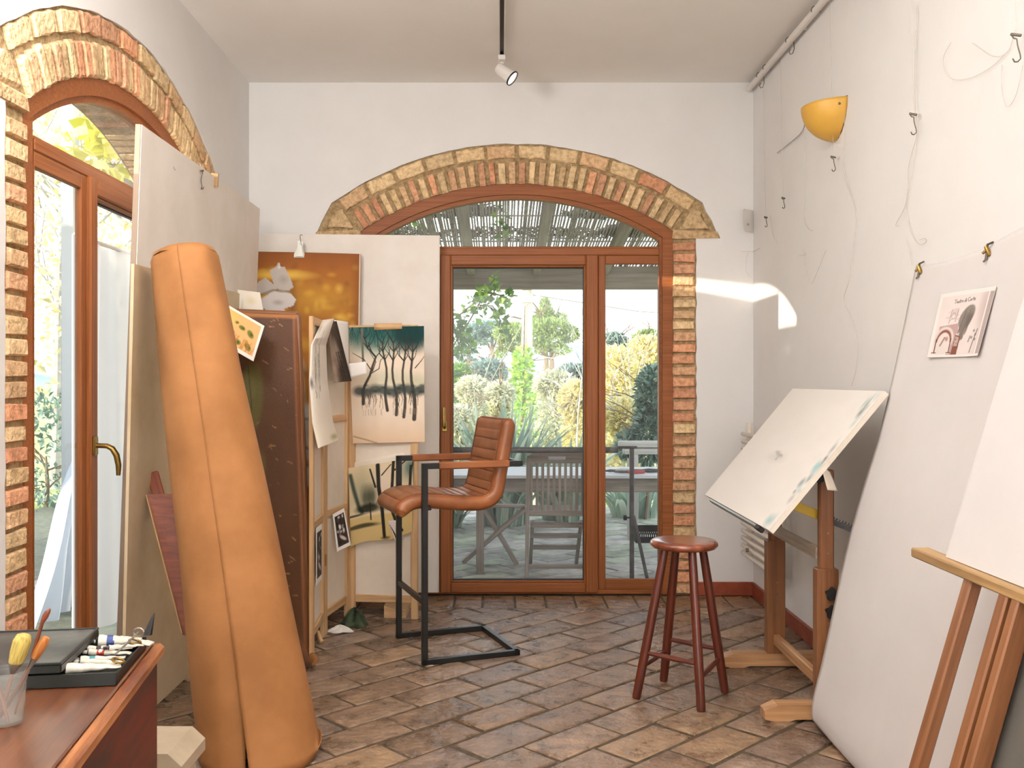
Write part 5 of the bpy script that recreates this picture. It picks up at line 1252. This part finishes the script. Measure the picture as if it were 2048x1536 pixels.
for i, (px, py, Y, rx, rz, pal, lab) in enumerate(SH):
    k = Y / F; c = pb_(px, py, Y); c = (c[0], c[1], max(c[2], G + .2)); zr = rz * k
    low = max(G, c[2] - zr)
    blobs = [(c, (rx * k, rx * k, zr), 2200)]
    if c[2] - zr > G + .3: blobs.append(((c[0], c[1], (c[2] + G) / 2 - zr * .2), (rx * k * .9, rx * k * .9, (c[2] - G) / 2), 1400))
    plant('bush', lab, 'bush', (c[0], c[1], G), blobs, .0052 * Y + .02, .0026 * Y + .012, pal, 40 + i, (c[0], c[1], c[2] + zr * .9), 'bushes beyond the terrace', .02 + .0015 * Y, 8, 'palebark' if pal is GOLD else 'bark', .3)
for px, Y, s in ((1222, 11.5, 1), (1256, 12.2, 2), (1150, 11.8, 3)):
    rng = random.Random(s); t = thing('bare_sapling', {1: 'bare pale sapling at the left of the narrow side light', 2: 'bare pale sapling in the middle of the narrow side light', 3: 'bare sapling leaning at the right of the flax plant'}[s], 'sapling', (at(px, 800, Y).x, Y, G), 'bare saplings beyond the terrace')
    mb = MB(); b0 = V((at(px, 800, Y).x, Y, G)); branches(mb, b0, b0 + V((.15 * (s - 2), .1, 2.1)), .014, 9, .5, rng); mb.build('stems', M['palebark'], t)
Y = 8.9; k = Y / F
plant('glossy_shrub', 'dark glossy leaved shrub at the right of the narrow side light', 'shrub', (pb_(1305, 900, Y)[0], Y + .5, G), [(pb_(1302, 790, Y + .5), (26 * k, 40 * k, 56 * k), 900), (pb_(1296, 870, Y + .5), (30 * k, 40 * k, 60 * k), 1000), (pb_(1260, 890, Y + .5), (24 * k, 30 * k, 28 * k), 320)], .085, .035, BAY, 70, pb_(1304, 760, Y + .5), None, .02, 8, shell=.2)
# utility pole with ivy
Y = 24; k = Y / F; x0 = pb_(1054, 760, Y)[0]
up_ = thing('utility_pole', 'pale concrete utility pole with a cross arm', 'pole', (x0, Y, G))
mb = MB(); mb.tube([(x0, Y, G), (x0, Y, pb_(0, 560, Y)[2])], [.165, .125], 16); mb.build('shaft', M['concrete'], up_)
mb = MB()
for py, w in ((603, 25), (577, 27)): z = pb_(0, py, Y)[2]; mb.beam((x0 - w * k, Y - .15, z), (x0 + w * k, Y - .15, z), .08, .08)
mb.build('cross_arm', M['concrete'], up_)
mb = MB()
for py, w in ((600, 22), (574, 24)):
    for s in (-1, 1): z = pb_(0, py, Y)[2]; mb.lathe((x0 + s * w * k, Y - .15, z), [(.03, 0), (.06, .03), (.04, .08), (.06, .11), (.02, .16)], 10)
mb.build('insulators', M['plastic'], up_)
rng = random.Random(80); iv = thing('ivy', 'bright green ivy climbing the foot of the utility pole', 'ivy', (x0 - .1, Y - .2, G)); mb = MB()
for i in range(7):
    z = .2 + i * .30; cloud(mb, (x0 - .10 + .03 * math.sin(i), Y - .1, z - .1), (.36 - .022 * i, .34, .24), 170, .14, .11, IVY, rng, .3)
cloud(mb, (x0 + .1, Y - .2, 2.0 + .6), (.2, .2, .5), 0, .12, .1, IVY, rng)
mb.build('leaves', M['leafm'], iv); mb = MB(); mb.tube([(x0 - .14, Y - .16, G), (x0 - .1, Y - .18, 1.5), (x0 - .06, Y - .17, 3.2), (x0 + .02, Y - .16, pb_(0, 610, Y)[2])], [.04, .03, .02, .012], 6); mb.build('stem', M['bark'], iv)
for i, (a, b, lab) in enumerate((((1066, 590, 24), (1420, 632, 34), 'power line running right from the cross arm'), ((1060, 712, 24), (1330, 722, 30), 'low white cable crossing behind the door'), ((1040, 655, 24), (900, 900, 26), 'stay wire slanting down left of the pole'), ((1010, 640, 24), (930, 850, 25), 'second stay wire slanting down left of the pole'))):
    p, q = at(*a), at(*b); mb = MB(); mb.tube([p, p.lerp(q, .5) - V((0, 0, .12)), q], .014, 5); tag(mb.build('cable', M['steel'] if i != 1 else M['plastic']), lab, 'cable', 'overhead wires')
# flax plant
rng = random.Random(90)
def flax(base, n, hmax, spread, label, pal, seed):
    rng = random.Random(seed); t = thing('flax_plant', label, 'plant', base, 'flax plants at the terrace edge'); mb = MB(); b = V(base)
    for i in range(n):
        a = rng.uniform(0, 2 * math.pi); lean = rng.random() ** .8 * spread; h = hmax * rng.uniform(.6, 1.05); w = rng.uniform(.022, .04)
        d = V((math.cos(a), math.sin(a), 0)); s = V((-d.y, d.x, 0)); p0 = b + d * rng.uniform(0, .22) + s * rng.uniform(-.08, .08); col = rng.choice(pal); kk = rng.uniform(.75, 1.2); col = tuple(x * kk for x in col)
        droop = rng.random() < .3; prev = None
        for j in range(7):
            f = j / 6; out = lean * h * (f ** 1.6 if not droop else f ** 1.3); z = h * (f - (.35 * lean * f * f) - (.35 * f ** 4 if droop else 0))
            c = p0 + d * out + V((0, 0, z)); ww = w * (1 - f ** 2.5) + .002
            l, m_, r_ = mb.add(c - s * ww, None, col), mb.add(c - d * ww * .5 - V((0, 0, .3 * ww)), None, tuple(x * .9 for x in col)), mb.add(c + s * ww, None, col)
            if prev: mb.face(prev[0], prev[1], m_, l); mb.face(prev[1], prev[2], r_, m_)
            prev = (l, m_, r_)
    mb.build('leaves', M['leafm'], t)
flax((.02, 9.1, -.03), 190, 1.28, .75, 'big grey green flax plant behind the terrace chair', FLAX, 91)
flax((.62, 9.4, -.03), 110, 1.05, .8, 'smaller flax plant at the right of the big one', FLAX, 92)
flax((-.60, 8.9, -.03), 110, .95, 1.0, 'drooping flax plant behind the bar chair at left', FLAX, 93)
flax((1.35, 9.6, -.03), 60, .6, 1.0, 'low flax tuft under the glossy shrub', FLAX, 94)
# pergola with reed roof
pg = thing('pergola', 'reed roofed timber pergola over the terrace', 'pergola', (0, 9.2, -.03))
mb = MB(); mb.box((-2.9, 9.22, 2.235), (3.0, 9.34, 2.455), .01); mb.build('front_beam', M['pergola'], pg)
for x in (-2.7, 2.8): mb = MB(); mb.box((x - .06, 9.22, -.034), (x + .06, 9.34, 2.235), .008); mb.build('post', M['pergola'], pg)
zr = lambda y: 2.78 - .11 * (y - 6.3)
for x in (-2.24, -1.58, -.93, -.29, .345, 1.0, 1.65, 2.3):
    mb = MB(); mb.beam((x, 6.295, zr(6.295) - .05), (x, 9.6, zr(9.6) - .05), .075, .085, (0, 0, 1), .006); mb.build('rafter', M['pergola'], pg)
mb = MB(); rng = random.Random(5); x = -2.9
while x < 3.0:
    o1, o2 = rng.uniform(-.012, .012), rng.uniform(-.012, .012); r = rng.uniform(.0075, .0115)
    mb.tube([(x + o1, 6.30, zr(6.3) + .01), (x, 7.8, zr(7.8) + .012 + rng.uniform(-.006, .006)), (x + o2, 9.62, zr(9.62) + .01)], r, 5); x += rng.uniform(.016, .030)
for y in (6.8, 7.6, 8.4, 9.2): mb.tube([(-2.9, y, zr(y) + .026), (3.0, y, zr(y) + .026)], .008, 5)
mb.build('reed_matting', M['reed'], pg)
rng = random.Random(6); lt = thing('leaf_litter', 'fallen leaves lying in patches on the reed roof', 'leaves', (0, 7.6, 2.66)); lt['kind'] = 'stuff'; mb = MB()
for cx, cy, rx, ry in ((-.45, 7.5, .45, .22), (.25, 8.2, .8, .22), (.85, 7.6, .35, .14), (1.15, 8.1, .3, .22), (-.9, 8.3, .4, .3), (.1, 7.1, .4, .1)):
    for i in range(900):
        a, q = rng.uniform(0, 6.3), rng.random() ** .5; xx, yy = cx + rx * q * math.cos(a), cy + ry * q * math.sin(a)
        mb.leaf(V((xx, yy, zr(yy) + .024 + .02 * rng.random())), V((rng.uniform(-1, 1), rng.uniform(-1, 1), .1)), V((0, 0, 1)), .06, .045, tuple(x * rng.uniform(.7, 1.2) for x in lin(112, 98, 84)))
mb.build('leaves', M['leafm'], lt)
# climbing vine at the beam
rng = random.Random(7); vn = thing('vine', 'leafy green vine hanging from the pergola beam at left', 'vine', at(905, 690, 8.6)); mb = MB()
ST = [[(870, 720), (905, 694), (940, 640), (965, 595), (990, 556)], [(880, 660), (925, 625), (955, 600), (980, 585)], [(955, 610), (985, 612), (1000, 640), (998, 655)], [(925, 650), (930, 680), (945, 700)], [(960, 580), (1005, 592), (1020, 600)], [(905, 640), (915, 680), (925, 715)]]
lv = MB()
for s in ST:
    pts = [at(x, y, 8.6 + .05 * i) for i, (x, y) in enumerate(s)]; mb.tube(pts, .007, 5)
    for a, b in zip(pts, pts[1:]):
        for i in range(22): p = a.lerp(b, rng.random()); cloud(lv, p, (.05, .05, .05), 1, .075, .06, VINE, rng, .2)
for s in ((1000, 395), (1003, 430), (1008, 470), (833, 440), (1000, 455)): cloud(lv, at(*s, 7.2), (.03, .03, .05), 7, .06, .045, VINE, rng, .1)
mb.build('stems', M['bark'], vn); lv.build('leaves', M['leafm'], vn)
# terrace furniture
tt = thing('terrace_table', 'low silvery wooden terrace table with a dark apron', 'table', (.7, 7.48, -.026))
mb = MB()
for i in range(5): mb.box((-1.3, 7.13 + i * .142, .607), (1.75, 7.13 + i * .142 + .136, .632), .003)
mb.build('top', M['tablegrey'], tt)
mb = MB(); mb.box((-1.25, 7.17, .50), (1.7, 7.195, .606)); mb.box((-1.25, 7.76, .50), (1.7, 7.785, .606)); mb.build('apron', M['teak'], tt)
for x in (-1.2, 1.65):
    for y in (7.2, 7.75): mb = MB(); mb.box((x - .04, y - .04, -.026), (x + .04, y + .04, .50)); mb.build('leg', M['teak'], tt)
fc = thing('folding_chair', 'weathered slatted folding chair standing at the terrace table', 'chair', (.39, 6.8, -.026))
X0, X1 = .182, .60; Fz = -.026
bk = lambda x, z: V((x, 6.62 + (.86 - z) * .02 + .02, z))
mb = MB(); mb.prism([(X0, .765), (X1, .765), (X1, .815), (X1 - .05, .842), (X0 + .05, .842), (X0, .815)], lambda u, d, z: bk(u, z) + V((0, d, 0)), -.012, .012)
mb.build('top_rail', M['teak'], fc)
mb = MB(); mb.tube([bk(.33, .80) + V((0, -.014, 0)), bk(.45, .80) + V((0, -.014, 0))], .014, 10); mb.build('hand_slot', M['whitepost'], fc)
mb = MB()
for i in range(10): x = X0 + .03 + i * (X1 - X0 - .06) / 9; mb.beam(bk(x, .77), bk(x, .42), .020, .012, (0, 1, 0), .002)
mb.build('back_slats', M['teak'], fc)
mb = MB(); mb.beam(bk(X0, .415), bk(X1, .415), .02, .04); mb.build('lower_rail', M['teak'], fc)
for x in (X0 + .008, X1 - .008):
    mb = MB(); mb.beam(bk(x, .80), (x - .012, 6.60, Fz), .026, .024, (0, 1, 0), .003); mb.build('leg', M['teak'], fc)
    mb = MB(); mb.beam((x + (.03 if x < .4 else -.03), 6.64, .36), (x + (.03 if x < .4 else -.03), 7.10, Fz), .026, .024, (0, 1, 0), .003); mb.build('leg', M['teak'], fc)
mb = MB()
for z, y in ((.33, 6.66), (.24, 6.76), (.13, 6.92)): mb.beam((X0 + .03, y, z), (X1 - .03, y, z), .02, .035)
mb.beam((X0, 6.61, .05), (X1, 6.61, .05), .02, .03); mb.build('rungs', M['teak'], fc)
mb = MB()
for i in range(6): mb.box((X0 + .02, 6.66 + i * .062, .405), (X1 - .02, 6.66 + i * .062 + .05, .425), .003)
mb.build('seat_slats', M['teak'], fc)
fs = thing('folding_stool', 'weathered cross legged folding seat behind the bar chair', 'stool', (-.05, 6.9, -.026))
for y in (6.78, 7.02):
    mb = MB(); mb.beam(at(1052, 1016, y), at(926, 1124, y), .03, .078, (0, 1, 0), .004); mb.build('crossed_leg', M['teak'], fs)
    mb = MB(); mb.beam(at(968, 1018, y + .03), at(1034, 1128, y + .03), .03, .078, (0, 1, 0), .004); mb.build('crossed_leg', M['teak'], fs)
mb = MB(); mb.beam(at(960, 1010, 6.73), V((at(960, 1100, 6.73).x, 6.73, Fz)), .055, .04, (0, 1, 0), .003); mb.build('upright', M['teak'], fs)
mb = MB()
for i in range(5): mb.beam(at(900, 1010, 6.75 + i * .07), at(1050, 1012, 6.75 + i * .07), .05, .024, (0, 0, 1), .004)
mb.build('seat_slats', M['teak'], fs)
rk = thing('metal_rack', 'dark iron stand with a long crossbar across the door glass', 'stand', (.3, 6.5, -.03))
z0 = 1.34 - 138 * 6.5 / F
mb = MB(); mb.tube([(-.62, 6.5, z0), (.80, 6.5, z0)], .021, 14); mb.tube([(.80, 6.5, z0 + .018), (.93, 6.5, z0 + .018)], .010, 10); mb.build('crossbar', M['iron'], rk)
for x in (.895, -.60): mb = MB(); mb.beam((x, 6.5, Fz), (x, 6.5, z0 + .01), .03, .02, (0, 1, 0), .003); mb.build('post', M['iron'], rk)
mb = MB(); mb.beam((.905, 6.49, .42), (.995, 6.42, Fz), .022, .016, (0, 1, 0), .002); mb.build('brace', M['iron'], rk)
mb = MB(); mb.beam((.885, 6.49, Fz + .012), (-.6, 6.49, Fz + .012), .02, .012); mb.build('foot_bar', M['iron'], rk)
mb = MB(); mb.tube([(.885, 6.5, .405), (.86, 6.5, .405)], .006, 8); mb.tube([(.86, 6.5, .405), (.838, 6.5, .405)], .018, 8); mb.build('knob', M['dark'], rk)
bkx = thing('perforated_basket', 'black perforated metal basket hooked on the iron stand', 'basket', (1.02, 6.6, .28))
mb = MB(); mb.box((.93, 6.545, .30), (1.30, 6.552, .345), .001); mb.box((.93, 6.545, .225), (1.30, 6.552, .265), .001)
for i in range(25):
    x = .94 + i * .0145; mb.beam((x, 6.548, .262), (x + .02, 6.548, .348), .006, .005, (0, 1, 0), 0); mb.beam((x + .02, 6.548, .262), (x, 6.548, .348), .006, .005, (0, 1, 0), 0)
mb.box((.93, 6.55, .225), (.936, 6.75, .345), .001); mb.box((.93, 6.55, .222), (1.30, 6.75, .228), .001); mb.build('basket_wall', M['dark'], bkx)
def tool(x, y, ang, L, m, label, grip=True):
    t = thing('garden_tool', label, 'tool', (x, y, .634), 'tools on the terrace table'); d = V((math.cos(ang), math.sin(ang), 0)); p = V((x, y, .65)); mb = MB()
    mb.tube([p, p + d * L * .5, p + d * L], [.006, .012, .010], 8); mb.build('blade', M['iron'], t)
    mb = MB(); mb.tube([p + d * L, p + d * (L + .05), p + d * (L + .13)], [.012, .017, .013], 10); mb.build('grip', M[m], t)
tool(.86, 7.22, -.05, .10, 'redplastic', 'garden tool with a red grip on the terrace table'); tool(.94, 7.34, -.12, .15, 'iron', 'dark iron tool lying behind the red gripped one'); tool(.80, 7.30, .1, .08, 'flagwood', 'grey handled tool at the left of the tools')
ps = thing('plank_stack', 'stack of pale grey planks on the terrace behind the table', 'planks', (1.3, 8.2, -.03), None)
for i, (x0_, x1_, z) in enumerate(((1.02, 1.7, .80), (1.06, 1.7, .74), (1.10, 1.16, .70))):
    mb = MB(); mb.box((x0_, 8.15, z - .03), (x1_, 8.3, z + .02), .004); mb.build('plank', M['flagwood'], ps)
for x in (1.14, 1.62): mb = MB(); mb.box((x - .04, 8.16, -.026), (x + .04, 8.29, .71), .004); mb.build('trestle_leg', M['flagwood'], ps)
# ------------------------------------------------------------------ outside the door at left
mb = MB(); mb.box((-1.575 - .35 - 2.6, 2.0, -.16), (-1.575 - .35, YB + .36, -.03), 0); struct(mb.build('side_terrace', M['pavegrout']), 'paved strip outside the left door', 'terrace')
wp = tag((lambda m_: (m_.box((-2.66, 5.74, -.03), (-2.58, 5.82, 3.1), .006), m_.build('post', M['whitepost']))[1])(MB()), 'white post added outside, standing in for a pale reflection in the left door', 'post')  # added post imitates a pale band reflected in the side light
ct = thing('curtain', 'white sheer curtain added outside, standing in for pale reflections in the left door', 'curtain', (-2.6, 5.9, 0)); mb = MB()  # added curtain imitates pale reflections low in the left pane
def cur(u, v):
    spread = .25 + .9 * max(0, v - .25) ** .8
    y = 5.84 + (u - .15) * spread * -.9; x = -2.45 + .05 * math.sin(26 * u) * (.4 + v) - .1 * v
    return V((x + .02 * math.sin(7 * v + 9 * u), y, 1.25 - 1.24 * v))
mb.grid(cur, 70, 24); mb.build('cloth', M['curtain'], ct, sharp=80)
mb = MB(); mb.tube([(-2.45, 5.86, 1.25), (-2.62, 5.78, 1.27)], .008, 6); mb.build('tie', M['curtain'], ct)
tw = thing('reflection_cloth', 'white cloth added outside, imitating a pale reflection in the left door leaf', 'cloth', (-2.05, 5.4, 0)); mb = MB()  # added cloth stands in for the white panel mirrored in the leaf glass
mb.grid(lambda u, v: V((-2.1 + .03 * math.sin(15 * u + v) + .012 * math.sin(41 * u), 4.72 + 1.13 * u, 2.05 - 2.02 * v)), 30, 10); mb.build('cloth', M['curtain'], tw, sharp=80)
mb = MB(); mb.tube([(-2.1, 4.68, 2.06), (-2.1, 5.9, 2.06)], .012, 8); mb.tube([(-2.1, 4.68, -.03), (-2.1, 4.68, 2.06)], .014, 8); mb.tube([(-2.1, 5.9, -.03), (-2.1, 5.9, 2.06)], .014, 8); mb.build('hanging_rod', M['whitepost'], tw)
rng = random.Random(31)
gv = thing('grape_vine', 'yellow autumn vine leaves against the arched light of the left door', 'vine', (-2.3, 5.0, 2.6)); lv = MB(); mb = MB()
for c, rad, n in ((pb_(215, 262, 5.6), (.10, .10, .10), 46), (pb_(205, 310, 5.6), (.12, .10, .10), 34), (pb_(238, 330, 5.7), (.06, .06, .10), 22), (pb_(150, 290, 5.6), (.16, .1, .05), 24), (pb_(170, 330, 5.6), (.1, .1, .05), 14), (pb_(250, 255, 5.8), (.07, .06, .05), 14)):
    cloud(lv, c, rad, n, .12, .11, VINEY, rng, .1)
for s in ([(300, 250, 6.0), (240, 270, 5.7), (200, 300, 5.6), (150, 292, 5.6)], [(300, 330, 6.0), (250, 300, 5.8), (225, 350, 5.7), (200, 390, 5.6)], [(262, 255, 5.9), (246, 285, 5.8), (262, 320, 5.9), (275, 360, 6.0)]): mb.tube([at(*q) for q in s], .007, 5)
mb.build('stems', M['palebark'], gv); lv.build('leaves', M['leafm'], gv)
for i, (px, Y, h, r, lab, pal) in enumerate(((110, 13.0, 6.2, .07, 'pale barked tree with yellow leaves outside the left door', GOLD), (150, 17.0, 7.0, .08, 'second pale tree farther out beyond the left door', GOLD), (250, 10.5, 5.2, .05, 'slim pale tree seen over the tall white panel', GOLD))):
    b0 = V((at(px, 800, Y).x, Y, G)); rng = random.Random(100 + i); t = thing('pale_tree', lab, 'tree', b0, 'trees outside the left door')
    mb = MB(); branches(mb, b0, b0 + V((.3, .2, h)), r, 18, 1.2, rng); mb.build('trunk', M['palebark'], t)
    lv = MB()
    for k in range(16): cloud(lv, b0 + V((rng.uniform(-1.2, 1.2), rng.uniform(-1.2, 1.2), h * rng.uniform(.25, .95))), (.7, .7, .5), 90, .10, .06, pal, rng, .1)
    lv.build('foliage', M['leafm'], t)
plant('bush', 'grey green bush low outside the left door', 'bush', (at(92, 800, 10.6).x, 10.6, G), [((at(92, 800, 10.6).x, 10.6, .5), (1.0, .8, .75), 1200)], .10, .05, BAY, 140, None, None, .03, 6)
# unseen hedge added to keep the low sun off the terrace and the lower door
HT = 2.76
for ya, yb_, lab in ((-3.5, 2.1, 'tall unseen hedge added outside the left wall to block the low sun'), (4.05, 7.4, 'shorter unseen hedge added beside the terrace to block the low sun')):
    hg = thing('hedge', lab, 'hedge', (-5.4, (ya + yb_) / 2, G)); rng = random.Random(50); mb = MB()
    mb.box((-5.7, ya, G), (-5.1, yb_, HT - .12), .1, c=lin(60, 76, 44))
    for i in range(int(620 * (yb_ - ya))):
        f = rng.random(); y = rng.uniform(ya - .05, yb_ + .05)
        if f < .35: p = V((rng.uniform(-5.8, -5.0), y, HT - .14 + .1 * rng.random()))
        else: p = V((-5.06 + .06 * rng.random() if f < .75 else -5.74, y, rng.uniform(G, HT - .1)))
        mb.leaf(p, V((rng.uniform(-1, 1), rng.uniform(-1, 1), rng.uniform(-.2, 1))), V((rng.uniform(-1, 1), rng.uniform(-1, 1), 1)), .1, .06, tuple(x * rng.uniform(.7, 1.25) for x in lin(74, 98, 54)))
    mb.build('foliage', M['leafm'], hg)
# ------------------------------------------------------------------ camera, light, sky
cd = bpy.data.cameras.new('camera'); cam = bpy.data.objects.new('camera', cd); COL.objects.link(cam)
cam.location = (0, 0, EYE); cam.rotation_euler = (math.radians(90), 0, 0)
cd.sensor_width = 36; cd.lens = 36 * F / 2048; cd.shift_x = (1024 - CX) / 2048; cd.shift_y = -(768 - CY) / 2048
cd.clip_start = .05; cd.clip_end = 2000
SC.camera = cam
def light(name, kind, loc, energy, color=(1, 1, 1), rot=None, aim=None, **k):
    d = bpy.data.lights.new(name, kind); d.energy = energy; d.color = color
    for a, b in k.items(): setattr(d, a, b)
    o = bpy.data.objects.new(name, d); COL.objects.link(o); o.location = loc
    if aim is not None: o.rotation_euler = V(aim).to_track_quat('-Z', 'Y').to_euler()
    elif rot: o.rotation_euler = rot
    return o
light('sun', 'SUN', (-8, 0, 6), 8, (1, .87, .68), aim=(1, .55, -.170), angle=math.radians(.55))
light('left_fill', 'AREA', (XL + .03, -.95, 1.5), 30, (1, .98, .97), aim=(1, .35, .05), shape='RECTANGLE', size=1.7, size_y=2.0)  # added fill lamp, the wall behind it has no window
SPR = math.radians(105)
light('ceiling_fill', 'AREA', (0, 3.1, 2.67), 18, (1, .985, .97), aim=(0, 0, 1), shape='DISK', size=.8, spread=SPR)  # this and the next two: added unseen lamps without fixtures, brightening the ceiling
light('ceiling_fill', 'AREA', (0, 1.6, 2.3), 60, (1, .985, .97), aim=(0, 0, 1), shape='DISK', size=1.2, spread=SPR)
light('ceiling_fill', 'AREA', (-.2, -.6, 2.3), 60, (1, .985, .97), aim=(0, 0, 1), shape='DISK', size=1.6, spread=SPR)
light('rear_fill', 'AREA', (0, YF + .02, 1.62), 56, (1, .985, .97), aim=(0, 1, 0), shape='RECTANGLE', size=2.3, size_y=2.05)  # added lamp just inside the rear window, lifts the whole room
light('flood_fill', 'AREA', (-1.42, 2.35, 2.6), 36, (1, .98, .95), aim=(.5, 1, .55), shape='DISK', size=.6)  # added unseen lamp without a fixture, brightens far ceiling and right wall
SC.world = bpy.data.worlds.new('sky'); SC.world.use_nodes = True
nt = SC.world.node_tree; nt.nodes.clear(); N = nt.nodes.new
tc = N('ShaderNodeTexCoord'); sp = N('ShaderNodeSeparateXYZ'); nt.links.new(tc.outputs['Generated'], sp.inputs['Vector'])
cr = N('ShaderNodeValToRGB'); e = cr.color_ramp.elements
e[0].position = 0; e[0].color = (.95, .965, .965, 1); e[1].position = .6; e[1].color = (.74, .83, .95, 1)
q = e.new(.12); q.color = (.88, .94, .965, 1)
nt.links.new(sp.outputs['Z'], cr.inputs['Fac'])
bg = N('ShaderNodeBackground'); bg.inputs['Strength'].default_value = 2.5; nt.links.new(cr.outputs['Color'], bg.inputs['Color'])
wo = N('ShaderNodeOutputWorld'); nt.links.new(bg.outputs['Background'], wo.inputs['Surface'])
vs = SC.view_settings; vs.view_transform = 'Standard'; vs.look = 'None'; vs.exposure = .27; vs.gamma = 1; vs.use_curve_mapping = False
cy = SC.cycles; cy.use_denoising = True; cy.max_bounces = 10; cy.diffuse_bounces = 5; cy.glossy_bounces = 4; cy.transparent_max_bounces = 24; cy.transmission_bounces = 6
cy.sample_clamp_indirect = 6; cy.caustics_reflective = False; cy.caustics_refractive = False
